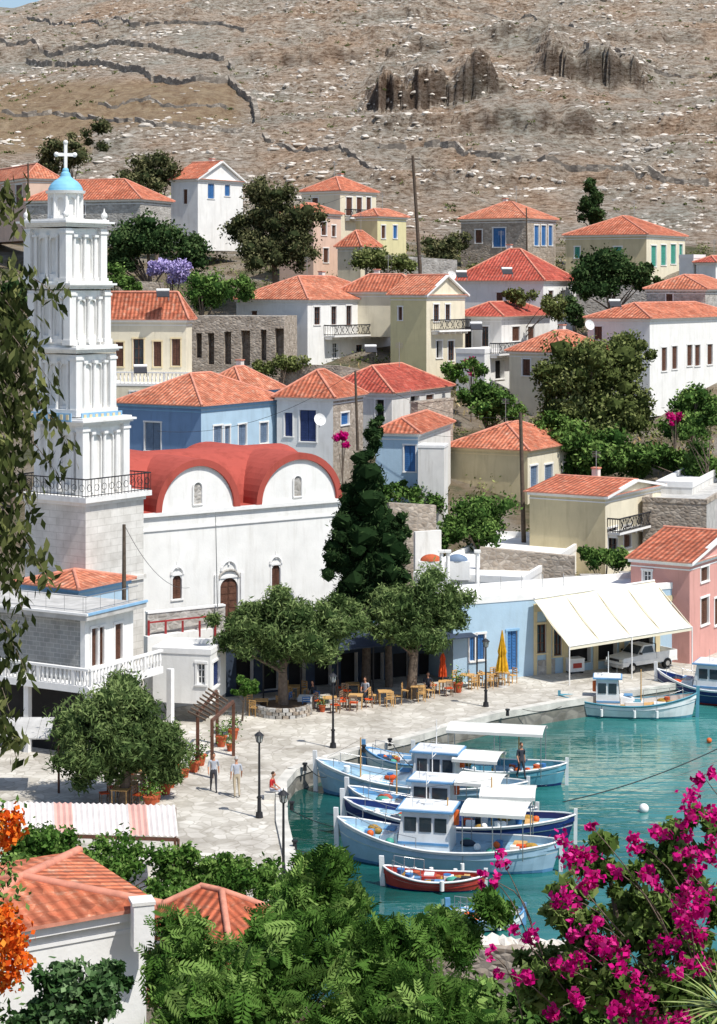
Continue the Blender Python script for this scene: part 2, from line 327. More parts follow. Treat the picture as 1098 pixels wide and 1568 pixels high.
mb.obj('quay_pavement'); kb.obj('quay_kerb')
# ---------------------------------------------------------------- foliage
LEAF=np.array([[(-.5,0,0),(0,-.26,.03),(.5,0,0),(0,.26,.03)]]); NEED=np.array([[(-.5,0,0),(0,-.12,0),(.5,0,0),(0,.12,0)]])
def frond(k=7,w=.16,l=.42):
    q=[]
    for i in range(k):
        x=-.5+i/(k-1)*.95
        for s in(-1,1):
            a=.9; dx,dy=math.cos(a),s*math.sin(a); L=l*(1-.5*abs(i/(k-1)-.4)); ox,oy=-dy*w*.35,dx*w*.35
            q.append([(x,0,0),(x+dx*L*.5+ox,dy*L*.5+oy,.02),(x+dx*L,dy*L,-.07),(x+dx*L*.5-ox,dy*L*.5-oy,.02)])
    q.append([(-.6,-.008,0),(.5,-.008,0),(.5,.008,0),(-.6,.008,0)])
    return np.array(q)
FROND=frond()
def rmats(n):
    q=rng.normal(size=(n,4)); q/=np.linalg.norm(q,axis=1)[:,None]; w,x,y,z=q.T
    return np.stack([np.stack([1-2*(y*y+z*z),2*(x*y-z*w),2*(x*z+y*w)],-1),np.stack([2*(x*y+z*w),1-2*(x*x+z*z),2*(y*z-x*w)],-1),np.stack([2*(x*z-y*w),2*(y*z+x*w),1-2*(x*x+y*y)],-1)],1)
def align(dirs,jit=.5):
    n=len(dirs); d=dirs+rng.normal(size=(n,3))*jit; d/=np.linalg.norm(d,axis=1)[:,None]
    r=rng.normal(size=(n,3)); b=np.cross(d,r); b/=np.linalg.norm(b,axis=1)[:,None]; c=np.cross(d,b)
    return np.stack([d,b,c],-1)
def leafobj(name,pos,size,shade,mat,tmpl=LEAF,R=None,parent=None,loc=(0,0,0)):
    n=len(pos); k=len(tmpl)
    if R is None: R=rmats(n)
    v=np.einsum('nij,kqj->nkqi',R,tmpl)*np.asarray(size).reshape(-1,1,1,1)+pos[:,None,None,:]-np.array(loc)
    v=v.reshape(-1,3); nf=n*k
    me=bpy.data.meshes.new(name); me.vertices.add(nf*4); me.vertices.foreach_set('co',v.astype(np.float32).ravel()); me.loops.add(nf*4); me.loops.foreach_set('vertex_index',np.arange(nf*4,dtype=np.int32))
    me.polygons.add(nf); me.polygons.foreach_set('loop_start',np.arange(0,nf*4,4,dtype=np.int32)); me.update(calc_edges=True)
    a=me.attributes.new('shade','FLOAT','POINT'); a.data.foreach_set('value',np.repeat(np.clip(shade,0,1),k*4).astype(np.float32))
    me.materials.append(mat); o=bpy.data.objects.new(name,me); bpy.context.collection.objects.link(o)
    if parent: o.parent=parent
    else: o.location=loc
    return o
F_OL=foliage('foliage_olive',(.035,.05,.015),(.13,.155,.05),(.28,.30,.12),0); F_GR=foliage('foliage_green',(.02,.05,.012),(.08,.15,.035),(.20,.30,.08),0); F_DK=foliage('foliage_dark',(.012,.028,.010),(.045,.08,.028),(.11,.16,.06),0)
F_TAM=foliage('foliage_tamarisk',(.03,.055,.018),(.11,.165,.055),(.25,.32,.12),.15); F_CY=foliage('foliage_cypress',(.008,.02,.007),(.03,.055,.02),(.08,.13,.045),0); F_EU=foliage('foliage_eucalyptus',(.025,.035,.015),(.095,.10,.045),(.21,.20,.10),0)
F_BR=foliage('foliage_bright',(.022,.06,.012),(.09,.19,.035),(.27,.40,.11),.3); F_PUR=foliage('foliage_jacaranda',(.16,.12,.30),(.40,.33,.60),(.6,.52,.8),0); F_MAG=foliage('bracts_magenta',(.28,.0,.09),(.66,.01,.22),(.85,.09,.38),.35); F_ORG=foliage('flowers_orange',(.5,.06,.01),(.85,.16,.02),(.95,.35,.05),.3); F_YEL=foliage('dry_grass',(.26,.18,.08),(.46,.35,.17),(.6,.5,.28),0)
def crown(blobs,n,ncl,clr=.42,flat=.85,loose=0.0):
    P_=[];S_=[];C_=[];R_=[]
    wts=np.array([b[1][0]*b[1][2] for b in blobs]); wts=wts/wts.sum()
    for (c,r),w in zip(blobs,wts):
        c=np.array(c);r=np.array(r); k=max(4,int(ncl*w))
        d=rng.normal(size=(k,3)); d/=np.linalg.norm(d,axis=1)[:,None]; rad=rng.uniform(.3,.85,(k,1))
        cc=c+d*rad*r; cr=clr*(r.prod()**(1/3))*rng.uniform(.5,1.2,k); cs=rng.uniform(.2,.75,k)
        m=int(n*w/k)
        for i in range(k):
            dd=rng.normal(size=(m,3)); dd/=np.linalg.norm(dd,axis=1)[:,None]
            rr=rng.uniform(.3,1.1,(m,1))**.5
            if loose: rr=rr*(1+loose*rng.random((m,1))**4)
            p=cc[i]+dd*cr[i]*np.array([1,1,flat])*rr
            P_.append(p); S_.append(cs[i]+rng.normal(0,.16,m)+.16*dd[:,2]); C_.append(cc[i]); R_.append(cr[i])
    return np.concatenate(P_),np.concatenate(S_),C_,R_
def tree(name,blobs,base,n=5000,size=.25,mat=F_GR,ncl=30,tr=.25,tmpl=LEAF,clr=.42,R=None,limbs=7,bark=BARK,core=.62,loose=.5):
    bl=[]
    for (px,py,d,rx,ry) in blobs:
        c=P(px,py,d); k=d/F; bl.append(((c.x,c.y,c.z),(rx*k,max(rx,ry)*.5*k+rx*.35*k,ry*k)))
    base=Vector(base); pos,sh,cs,rs=crown(bl,n,ncl,clr,.85,loose)
    e=root(name,base); mb=MB(); top=Vector(bl[0][0])
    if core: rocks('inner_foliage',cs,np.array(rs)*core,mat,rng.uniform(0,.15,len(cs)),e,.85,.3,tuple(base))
    if tr>0:
        mid=base.lerp(top,.45)+Vector((random.uniform(-.3,.3),random.uniform(-.3,.3),0))*tr*3
        mb.cyl(base-Vector((0,0,.5)),mid,tr,tr*.72,bark,9); mb.cyl(mid,top,tr*.72,tr*.25,bark,8)
        for c in random.sample(cs,min(limbs,len(cs))):
            s=base.lerp(top,random.uniform(.35,.6)) if random.random()<.5 else mid
            c=Vector(c); h=s.lerp(c,.5)+Vector((0,0,.1)); mb.cyl(s,h,tr*.4,tr*.25,bark,6); mb.cyl(h,c,tr*.25,tr*.06,bark,5)
        mb.obj('trunk_and_limbs',e,base)
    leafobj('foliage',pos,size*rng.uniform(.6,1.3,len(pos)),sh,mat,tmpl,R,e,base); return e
def gb(px,d): 
    x=(px-CX)*d/F; return (x,d,max(ground_z(x,d),0 if d<130 and x<edge_x(d) else -9))
# ---------------------------------------------------------------- building tools
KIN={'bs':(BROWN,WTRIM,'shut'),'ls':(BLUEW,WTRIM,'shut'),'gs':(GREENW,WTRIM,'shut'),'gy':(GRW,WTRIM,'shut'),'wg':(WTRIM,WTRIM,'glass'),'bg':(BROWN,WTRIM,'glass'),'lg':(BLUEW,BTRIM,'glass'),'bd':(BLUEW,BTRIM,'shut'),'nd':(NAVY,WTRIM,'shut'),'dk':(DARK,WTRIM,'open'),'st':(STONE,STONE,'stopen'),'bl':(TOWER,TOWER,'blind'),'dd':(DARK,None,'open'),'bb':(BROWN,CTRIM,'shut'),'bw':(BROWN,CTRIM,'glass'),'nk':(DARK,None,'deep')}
Z=Vector((0,0,1))
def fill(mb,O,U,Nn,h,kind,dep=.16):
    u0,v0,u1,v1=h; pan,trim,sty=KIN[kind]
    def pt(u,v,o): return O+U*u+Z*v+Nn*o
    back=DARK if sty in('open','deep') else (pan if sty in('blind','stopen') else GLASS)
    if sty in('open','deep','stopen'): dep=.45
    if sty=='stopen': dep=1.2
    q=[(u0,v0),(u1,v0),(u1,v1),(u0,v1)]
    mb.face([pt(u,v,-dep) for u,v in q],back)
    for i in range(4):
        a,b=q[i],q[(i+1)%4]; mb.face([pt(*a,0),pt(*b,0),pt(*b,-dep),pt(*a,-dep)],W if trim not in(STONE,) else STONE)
    w=u1-u0;hh=v1-v0
    if sty=='glass':
        t=.07
        for a,b,c,d in((u0,v0,u0+t,v1),(u1-t,v0,u1,v1),(u0+t,v0,u1-t,v0+t),(u0+t,v1-t,u1-t,v1),(u0+w/2-.03,v0+t,u0+w/2+.03,v1-t)):
            mb.boxv(pt(a,b,-dep+.01),U*(c-a),Z*(d-b),Nn*.06,pan)
        for k in(.33,.66): mb.boxv(pt(u0+t,v0+hh*k,-dep+.012),U*(w-2*t),Z*.04,Nn*.045,pan)
    if sty=='shut':
        for s in(0,1):
            a=u0+.02+s*w/2; ww=w/2-.04
            mb.boxv(pt(a,v0+.02,-dep+.02),U*ww,Z*(hh-.04),Nn*.04,pan)
            n=max(4,min(12,int(hh/.15)))
            for i in range(n):
                z=v0+.1+i*(hh-.2)/n; mb.boxv(pt(a+.06,z,-dep+.055),U*(ww-.12),Z*((hh-.2)/n*.55),Nn*.03,pan)
    if trim and trim is not STONE and sty!='blind':
        t=.11
        mb.boxv(pt(u0-t,v0,-.01),U*(t-.004),Z*hh,Nn*.05,trim); mb.boxv(pt(u1+.004,v0,-.01),U*(t-.004),Z*hh,Nn*.05,trim)
        mb.boxv(pt(u0-t-.04,v1+.003,-.01),U*(w+2*t+.08),Z*.13,Nn*.07,trim); mb.boxv(pt(u0-t-.02,v0-.10,-.01),U*(w+2*t+.04),Z*.095,Nn*.09,trim)
def wall(mb,O,U,Wd,z0,z1,Nn,mat,holes=(),wb=None,arch=()):
    O=Vector(O); O.z=z0; H=z1-z0; hs=[]
    for h in holes:
        u0,v0,u1,v1,k=h; u0,u1=max(.03,min(u0,u1)),min(Wd-.03,max(u0,u1)); v0,v1=max(.02,v0),min(H-.02,v1)
        if u1-u0>.08 and v1-v0>.08: hs.append((u0,v0,u1,v1,k))
    us=sorted({0,Wd}|{h[0] for h in hs}|{h[2] for h in hs}); vs=sorted({0,H}|{h[1] for h in hs}|{h[3] for h in hs})
    for i in range(len(us)-1):
        for j in range(len(vs)-1):
            cu,cv=(us[i]+us[i+1])/2,(vs[j]+vs[j+1])/2
            if any(h[0]<cu<h[2] and h[1]<cv<h[3] for h in hs): continue
            mb.face([O+U*us[i]+Z*vs[j],O+U*us[i+1]+Z*vs[j],O+U*us[i+1]+Z*vs[j+1],O+U*us[i]+Z*vs[j+1]],mat)
    for h in hs:
        fill(wb or mb,O,U,Nn,h[:4],h[4])
        if h[4]=='bl' or h[4] in arch:
            u0,v0,u1,v1=h[:4]; r=(u1-u0)/2; uc=(u0+u1)/2; K=6
            for s in(-1,1):
                for i in range(K):
                    t0,t1=math.pi/2*i/K,math.pi/2*(i+1)/K
                    p=[(uc+s*r*math.cos(t0),v1-r+r*math.sin(t0)),(uc+s*r*math.cos(t1),v1-r+r*math.sin(t1)),(uc+s*r,v1)]
                    mb.face([O+U*a+Z*b+Nn*.002 for a,b in p],mat)
def solve(C,dv,px):
    t=(px-CX)/F; return (t*C.y-C.x)/(dv.x-t*dv.y)
def building(name,cx,d,lx,rx,yt,yb,alpha=35,ml=W,mr=None,roof='hip',yr=None,rm=TILE,wins=(),over=.35,ex=3.0,cornice=WTRIM,bal=(),parapet=.35,hipf=1.0,arch=(),chim=True):
    mr=mr or ml; al=math.radians(alpha); C=Vector(((cx-CX)*d/F,d,0)); dL=Vector((-math.cos(al),math.sin(al),0)); dR=Vector((math.sin(al),math.cos(al),0))
    wL=solve(C,dL,lx); wR=solve(C,dR,rx); z1=HC-(yt-HY)*d/F; z0=HC-(yb-HY)*d/F-ex
    parts={'walls':MB(),'windows_and_doors':MB(),'roof':MB(),'trim':MB(),'balcony':MB(),'chimney':MB(),'antenna':MB()}
    hl=[];hr=[]
    for w in wins:
        sd,x0,y0,x1,y1,k=w; dv=dL if sd=='L' else dR
        a,b=solve(C,dv,x0),solve(C,dv,x1); Y=(C+dv*((a+b)/2)).y
        za,zb=HC-(y1-HY)*Y/F-z0,HC-(y0-HY)*Y/F-z0
        if sd=='L': hl.append((wL-max(a,b),za,wL-min(a,b),zb,k))
        else: hr.append((min(a,b),za,max(a,b),zb,k))
    mw=parts['walls']; ww=parts['windows_and_doors']
    wall(mw,C+dL*wL,-dL,wL,z0,z1,-dR,ml,hl,ww,arch); wall(mw,C,dR,wR,z0,z1,-dL,mr,hr,ww,arch)
    B=C+dL*wL+dR*wR
    for a,b in((C+dR*wR,B),(B,C+dL*wL)): mw.face([a+Z*z0,b+Z*z0,b+Z*z1,a+Z*z1],ml)
    def q(a,b,z): return C+dL*a+dR*b+Z*z
    rf=parts['roof']; tr=parts['trim']
    if roof!='flat':
        if cornice:
            o=.14
            tr.boxv(q(-o,-o,z1-.22),dL*(wL+2*o),dR*(wR+2*o),Z*.2,cornice)
            tr.boxv(q(-.03,-.03,z1-.5),dL*(wL+.06),dR*(wR+.06),Z*.08,cornice)
        e=z1; o=over; cs=[q(-o,-o,e),q(wL+o,-o,e),q(wL+o,wR+o,e),q(-o,wR+o,e)]
        mid=C+dL*wL/2+dR*wR/2; zr=HC-((yr if yr else yt-30)-HY)*mid.y/F; zr=max(zr,z1+.4)
        for i in range(4):
            a,b=cs[i],cs[(i+1)%4]; rf.face([a+Z*.07,b+Z*.07,b-Z*.012,a-Z*.012],CAP)
        rf.face([c-Z*.012 for c in cs],cornice or WTRIM)
        cs=[c+Z*.07 for c in cs]
        def caps(pairs):
            for a,b in pairs: rf.cyl(a,b,.11,.11,CAP,6)
        if roof=='hip':
            if wL>=wR: ins=min(wR/2*hipf+o,wL/2+o-.05); r1,r2=q(-o+ins,wR/2,zr),q(wL+o-ins,wR/2,zr); fs=[(cs[0],cs[1],r2,r1),(cs[2],cs[3],r1,r2),(cs[3],cs[0],r1),(cs[1],cs[2],r2)]; caps([(r1,r2),(cs[0],r1),(cs[3],r1),(cs[1],r2),(cs[2],r2)])
            else: ins=min(wL/2*hipf+o,wR/2+o-.05); r1,r2=q(wL/2,-o+ins,zr),q(wL/2,wR+o-ins,zr); fs=[(cs[3],cs[0],r1,r2),(cs[1],cs[2],r2,r1),(cs[0],cs[1],r1),(cs[2],cs[3],r2)]; caps([(r1,r2),(cs[0],r1),(cs[1],r1),(cs[3],r2),(cs[2],r2)])
            for f in fs: rf.roofface(f,rm)
        elif roof=='gR':
            r1,r2=q(-o,wR/2,zr),q(wL+o,wR/2,zr); rf.roofface([cs[0],cs[1],r2,r1],rm); rf.roofface([cs[2],cs[3],r1,r2],rm); caps([(r1,r2)])
            for a in(0,wL): mw.face([q(a,0,z1-.003),q(a,wR,z1-.003),q(a,wR/2,zr-.1)],mr)
            for b in(-o,wR+o):
                p0,p1=q(-o-.02,b,z1-.16),q(-o-.02,wR/2,zr-.14); tr.boxv(p0,p1-p0,dL*.3,Z*.19,cornice or WTRIM)
        if chim and d>135 and random.random()<.45:
            ch=parts['chimney']; o=q(wL*.62,wR*.68,z1+.1); hh=zr-z1+.35; ch.boxv(o,dL*.5,dR*.5,Z*hh,W2); ch.boxv(o-dL*.06-dR*.06+Z*(hh+.002),dL*.62,dR*.62,Z*.1,CAP)
        if chim and d>135 and random.random()<.6:
            an=parts['antenna']; o=q(wL*random.uniform(.3,.7),wR*.5,zr-.2); an.cyl(o,o+Z*2.2,.03,.03,CHROME,5)
            for i in range(4): an.cyl(o+Z*(2.1-i*.12)-dR*.02+dL*.35,o+Z*(2.1-i*.12)-dL*.35,.018,.018,CHROME,4)
    else:
        mw.face([q(0,0,z1-.05),q(wL,0,z1-.05),q(wL,wR,z1-.05),q(0,wR,z1-.05)],GREY if cornice is None else W)
        if parapet:
            t=.22
            tr.boxv(q(-.04,-.04,z1-.1),dL*(wL+.08),dR*t,Z*(parapet+.1),cornice or ml); tr.boxv(q(-.04,wR-t+.04,z1-.1),dL*(wL+.08),dR*t,Z*(parapet+.1),cornice or ml)
            tr.boxv(q(-.04,t-.037,z1-.1),dL*t,dR*(wR-2*t+.074),Z*(parapet+.098),cornice or ml); tr.boxv(q(wL-t+.04,t-.037,z1-.1),dL*t,dR*(wR-2*t+.074),Z*(parapet+.098),cornice or ml)
    for (sd,x0,x1,yfl,dep) in bal:
        dv=dL if sd=='L' else dR; nn=-dR if sd=='L' else -dL; a,b=solve(C,dv,x0),solve(C,dv,x1); a,b=min(a,b),max(a,b); Y=(C+dv*((a+b)/2)).y; z=HC-(yfl-HY)*Y/F
        mbb=parts['balcony']; o=C+dv*a+Z*z
        mbb.boxv(o-Z*.16,dv*(b-a),nn*dep,Z*.16,WTRIM); L=b-a
        for i in range(int(L/1.2)+2):
            u=.1+i*(L-.3)/(int(L/1.2)+1); mbb.boxv(o+dv*u-Z*.4,dv*.12,nn*dep*.7,Z*.237,WTRIM)
        rail(mbb,[o+nn*.02,o+nn*dep*.96,o+dv*L+nn*dep*.96,o+dv*L+nn*.02],1.0,IRON,.2,.045)
        p_=o+nn*dep*.96
        for i in range(int(L/.9)): a_=p_+dv*(i*.9+.1); mbb.cyl(a_+Z*.12,a_+dv*.7+Z*.95,.035,.035,IRON,4); mbb.cyl(a_+Z*.95,a_+dv*.7+Z*.12,.035,.035,IRON,4)
    loc=(C.x,C.y,max(z0+ex,0))
    e=root(name,loc)
    for k,mb in parts.items():
        if mb.v: mb.obj(k,e,loc)
    return e,C,dL,dR,wL,wR,z0,z1
def rail(mb,pts,h,mat,step=.16,t=.025,posts=True):
    for i in range(len(pts)-1):
        a,b=pts[i],pts[i+1]; L=(b-a).length; dv=(b-a).normalized()
        mb.cyl(a+Z*h,b+Z*h,t*1.3,t*1.3,mat,5); mb.cyl(a+Z*.1,b+Z*.1,t,t,mat,4)
        for k in range(int(L/step)+1): mb.cyl(a+dv*k*step,a+dv*k*step+Z*h,t*.7,t*.7,mat,4)
def balustrade(mb,a,b,h,mat,step=.3):
    L=(b-a).length; dv=(b-a).normalized(); nn=dv.cross(Z)
    mb.boxv(a-nn*.1+Z*(h-.12),b-a,nn*.2,Z*.12,mat); mb.boxv(a-nn*.1,b-a,nn*.2,Z*.1,mat)
    n=int(L/step)
    for i in range(n):
        p=a+dv*(i+.5)*L/n
        if i%8==0: mb.boxv(p-nn*.085-dv*.09+Z*.1,dv*.18,nn*.17,Z*(h-.22),mat)
        else: mb.cyl(p+Z*.1,p+Z*(h*.45),.05,.085,mat,6); mb.cyl(p+Z*(h*.45),p+Z*(h-.12),.085,.04,mat,6)
# ---------------------------------------------------------------- houses
building('pink_house',40,235,-60,90,273,330,62,PEACH,rm=TILE,yr=258,wins=[('L',3,285,12,305,'bs'),('L',24,283,34,312,'bs')])
building('low_stone_house',215,212,40,262,305,335,20,STONEG,rm=TILE,yr=275,wins=[('L',120,312,130,328,'bs')])
building('white_blue_house',303,236,262,372,274,345,35,W,rm=TILE,yr=248,roof='gR',wins=[('R',318,280,328,304,'ls'),('R',344,282,352,300,'ls'),('L',281,290,287,312,'bs')])
building('yellow_neoclassical_house',521,240,462,576,292,350,38,CREAM,rm=TILE,yr=271,wins=[('R',530,302,539,330,'bs'),('R',546,302,554,330,'bs'),('R',561,302,568,330,'bs'),('L',478,303,487,325,'bs')],bal=[('R',528,573,334,.9)])
building('yellow_annex_house',578,233,545,622,331,392,35,YEL,rm=TILE,yr=320,wins=[('R',584,345,590,365,'bs'),('R',602,345,608,365,'ls')])
building('salmon_house',480,228,428,522,326,420,30,PEACH,rm=TILE,yr=311,wins=[('R',492,340,500,360,'bs'),('R',508,345,514,362,'bs'),('R',495,380,503,402,'bs')])
building('small_gable_house',552,226,517,582,378,400,30,CREAM,rm=TILE,yr=353,roof='hip')
building('stone_house',806,240,706,851,334,400,32,STONE,rm=TILE,yr=309,wins=[('L',755,349,774,378,'ls'),('R',818,345,825,376,'ls'),('R',829,345,836,376,'ls'),('R',840,345,846,376,'ls'),('L',728,352,738,372,'bs')])
building('ochre_green_house',990,235,866,1049,359,430,30,OCH,CREAM,rm=TILE,yr=331,wins=[('R',997,376,1005,408,'gs'),('R',1012,375,1020,406,'gs'),('R',1027,374,1035,404,'gs'),('R',1040,374,1045,402,'gs'),('L',940,378,952,395,'gs'),('L',880,378,888,395,'gs')])
building('white_cottage',1062,232,1040,1080,394,430,40,W,roof='flat',wins=[('R',1068,402,1073,414,'ls')])
building('white_cottage',1096,230,1066,1130,402,430,40,W,rm=TILER,yr=392)
building('red_roof_house',832,206,694,882,430,490,28,W,rm=TILER,yr=381,wins=[('R',840,445,847,470,'bs'),('R',858,445,865,470,'dk'),('L',760,448,770,470,'bs')])
building('stone_cottage',1080,205,990,1130,443,480,25,STONEG,rm=TILE,yr=421,wins=[('L',1020,450,1030,466,'bs')])
building('white_house_with_terrace',995,186,900,1130,488,590,35,W,rm=TILE,yr=463,wins=[('R',1013,532,1021,568,'bs'),('R',1029,530,1037,565,'bs'),('R',1052,528,1060,560,'bs'),('R',1064,528,1072,560,'bs'),('R',1083,527,1091,558,'bs'),('L',910,500,922,520,'bs')])
building('white_porch_house',768,192,700,842,485,585,28,W2,rm=TILER,yr=462,over=.5,wins=[('R',784,500,796,522,'bs'),('R',808,500,818,522,'bs'),('L',712,500,722,540,'bg'),('L',738,500,748,530,'bg')])
building('white_gallery_house',742,185,698,812,540,600,30,W,roof='flat',wins=[('R',758,552,772,580,'dk')],bal=[('R',750,806,540,1.0)])
building('terrace_annex_house',862,181,780,936,540,600,40,CREAM,GREY,rm=TILE,yr=506,wins=[('L',800,550,812,575,'bs')])
building('white_central_house',471,190,362,600,459,566,35,W,rm=TILE,yr=423,wins=[('R',481,470,490,497,'bg'),('R',507,469,515,497,'bg'),('R',530,468,538,497,'bg'),('R',553,467,561,492,'bs'),('R',576,466,584,492,'bg'),('R',509,525,517,548,'wg'),('R',545,528,555,560,'bg'),('R',560,528,569,556,'wg'),('L',385,476,394,494,'bs')],bal=[('R',496,595,512,1.3)])
building('yellow_gable_house',653,188,598,712,452,578,38,YEL,CREAM,rm=TILE,yr=421,roof='gR',wins=[('R',664,466,672,492,'bg'),('R',682,466,689,490,'bg'),('R',668,522,677,548,'dk'),('R',686,522,695,552,'bg'),('L',610,470,616,490,'bs')],bal=[('R',660,708,505,1.0)])  # right wall's paler plaster paints in its sunlit side
building('orange_wing_house',640,195,520,660,447,470,18,CREAM,rm=TILE,yr=420)
building('stone_ruin_house',435,183,292,455,484,570,12,STONE,roof='flat',parapet=0,cornice=None,wins=[('L',300,510,309,548,'st'),('L',318,510,328,558,'st'),('L',343,508,354,558,'st'),('L',369,506,383,560,'st'),('L',399,505,408,552,'st'),('L',421,503,437,554,'st')])
building('cream_neoclassical_house',285,172,120,294,490,590,10,CREAM,rm=TILE,yr=447,wins=[('L',177,524,189,561,'bb'),('L',204,519,220,563,'bw'),('L',235,523,247,561,'bb'),('L',263,519,276,560,'bb')])
e,C,dL,dR,wL,wR,z0,z1=building('terrace_wall_house',290,166,150,330,590,640,12,CREAM,roof='flat',parapet=.1,wins=[('L',200,600,212,620,'wg')])
mb=MB(); balustrade(mb,C+dL*wL+Z*z1+dR*.2,C+Z*z1+dR*.2,1.1,WTRIM,.35); mb.obj('terrace_balustrade',None,(C.x,C.y,z1))
building('blue_house',308,150,180,430,622,720,32,BLUE_SHADED,LBLUE,rm=TILE,yr=571,wins=[('L',222,647,246,690,'gy'),('R',327,652,340,684,'gy'),('R',344,652,352,684,'gy'),('R',365,650,377,682,'gy'),('R',398,647,410,678,'gy')],cornice=BTRIM,chim=False)  # left wall's deeper blue paints in the shaded side of the same house
building('blue_trim_house',372,164,300,432,600,660,30,LBLUE,rm=TILE,yr=561,wins=[('R',390,605,400,620,'ls')],cornice=BTRIM)
building('white_navy_house',510,156,424,556,610,700,22,W,STONE,rm=TILE,yr=566,wins=[('L',459,628,484,676,'nd'),('L',436,632,448,668,'nd'),('R',522,632,534,650,'ls')])
building('red_porch_house',600,166,490,690,602,660,25,W2,rm=TILER,yr=558,wins=[('L',575,612,588,640,'dk'),('R',628,606,642,640,'dk'),('R',652,604,664,634,'bs')])
building('stone_shed',640,160,628,694,616,650,30,STONE,roof='flat',parapet=.05,cornice=None)
building('white_blue_door_house',640,150,575,690,664,748,14,LBLUE,W2,rm=TILE,yr=634,wins=[('L',619,682,636,722,'ls')])
building('white_yard_wall_house',680,147.5,640,686,684,750,10,W2,roof='flat',parapet=.1)
building('ochre_house',808,160,684,884,690,792,30,OCH,CREAM,rm=TILE,yr=646,wins=[('R',812,713,823,745,'gy'),('R',834,711,846,741,'gy'),('R',862,708,872,738,'gy')],cornice=CTRIM)
building('ochre_gable_house',927,141,811,1012,760,850,32,OCH,CREAM,rm=TILE,yr=731,roof='gR',wins=[('R',931,808,945,850,'bg'),('R',955,805,966,838,'bs')],bal=[('R',930,1000,806,1.0)])
building('stone_block_house',1082,144,984,1140,770,850,20,STONE,GREY,roof='flat',parapet=.25,cornice=None)
building('grey_flat_house',1060,150,1005,1120,745,780,20,W2,roof='flat')
building('pink_gable_house',1056,124,966,1160,862,1012,32,PINK,PINK,rm=TILE,yr=810,roof='gR',wins=[('L',985,874,997,898,'wg'),('R',1073,868,1085,890,'bs'),('R',1073,915,1085,956,'bs'),('R',1094,915,1106,956,'bs')],over=.3)
building('white_roof_terrace_house',800,126,634,905,892,1000,18,W,roof='flat',wins=[('L',700,905,712,925,'ls')])
mb=MB()
for px in(660,700):
    c=P(px,856,127); mb.sph((c.x,c.y,c.z-.1),(.7,.5,.42),GRW if px==700 else POT,14,6,0.0)
    mb.box(c.x-.8,c.y-.45,c.z-1.3,c.x+.8,c.y+.45,c.z-.1,W)
for px in(676,686,731): 
    c=P(px,894,124.5); mb.cyl(c,c+Z*2.0,.14,.12,W,8); mb.box(c.x-.2,c.y-.2,c.z+2.0,c.x+.2,c.y+.2,c.z+2.15,W)
mb.obj('roof_terrace_columns',None,P(690,894,125))
SH=building('blue_waterfront_shop',694,118,640,1046,925,1052,65,LBLUE,LBLUE,roof='flat',parapet=.3,ex=.6,arch=(),wins=[('R',719,973,727,1012,'ls'),('R',731,971,742,1010,'ls'),('R',777,966,792,1026,'bd'),('R',822,956,836,1000,'bw'),('R',848,955,860,1004,'bw'),('R',866,955,905,1016,'nk'),('R',912,953,945,1012,'nk'),('R',965,950,1000,1006,'nk')])
e,C,dL,dR,wL,wR,z0,z1=SH
mb=MB(); a,b2=solve(C,dR,817),solve(C,dR,1044); mb.boxv(C+dR*a-dL*.03+Z*0,dR*.25,dL*.05,Z*4.4,CTRIM); mb.boxv(C+dR*a-dL*.03+Z*3.9,dR*(b2-a),-dL*.04,Z*.35,OCH)
for px in(836,862,908,948,1003): u=solve(C,dR,px); mb.boxv(C+dR*u-dL*.02,dR*.35,-dL*.05,Z*3.9,OCH)
mb.boxv(C+dR*(a+.3)-dL*.025,dR*1.2,-dL*.04,Z*.9,STONEG)
mb.obj('shopfront_trim',e,(C.x,C.y,max(z0+.6,0)))
mb=MB()
for px,py,dd in((880,885,128),(905,882,128.5),(965,878,130)):
    c=P(px,py,dd); mb.box(c.x-.6,c.y-.4,c.z-1.0,c.x+.6,c.y+.4,c.z,GREY if px<950 else CHROME); mb.box(c.x-.7,c.y-.5,c.z+.003,c.x+.7,c.y+.5,c.z+.08,STONEG)
for i in range(5):
    c=P(735+i*32,896-i*1.5,123.5+i*.5); mb.cyl(c-Z*.4,c+Z*.5,.03,.03,CHROME,5)
mb.obj('rooftop_water_tanks',None,P(880,885,128))
# awning
mb=MB(); Aa=P(818,918,119.9);Bb=P(1002,890,124.6);Cc=P(1060,960,121.4);Dd=P(872,990,117.4)
n=4; mm=8
for i in range(n):
    for j in range(mm):
        for k in range(6):
            def pt(s,t):
                u=(i+s)/n; p=Aa.lerp(Bb,u).lerp(Dd.lerp(Cc,u),t); return p-Z*(.16*math.sin(math.pi*t)+.08*math.sin(math.pi*s)*(.3+t))
            s0,s1,t0,t1=j/mm,(j+1)/mm,k/6,(k+1)/6
            mb.face([pt(s0,t0),pt(s1,t0),pt(s1,t1),pt(s0,t1)],CANVAS,sm=True)
    q0,q1=Dd.lerp(Cc,i/n),Dd.lerp(Cc,(i+1)/n); mb.face([q0,q1,q1-Z*.22,q0-Z*.22],CANVAS)
for i in range(n+1):
    q=Dd.lerp(Cc,i/n); w=Aa.lerp(Bb,i/n); mb.cyl(w-Z*.03,q-Z*.03,.03,.03,CANVAS,6)
    if i in(0,2,4): mb.cyl(Vector((q.x,q.y,0)),q,.04,.04,WTRIM,6)
mb.cyl(Dd,Cc,.04,.04,WTRIM,6); mb.cyl(Aa+Z*.05,Bb+Z*.05,.07,.07,WTRIM,6); mb.obj('shop_awning',None,Aa)
e,C,dL,dR,wL,wR,z0,z1=building('taverna_building',345,114,322,700,985,1072,62,DNAVY,DNAVY,roof='flat',parapet=.2,ex=.5,cornice=BTRIM,wins=[('R',a,1000,a+26,1060-(a-345)*.05,'nk') for a in range(362,680,40)])
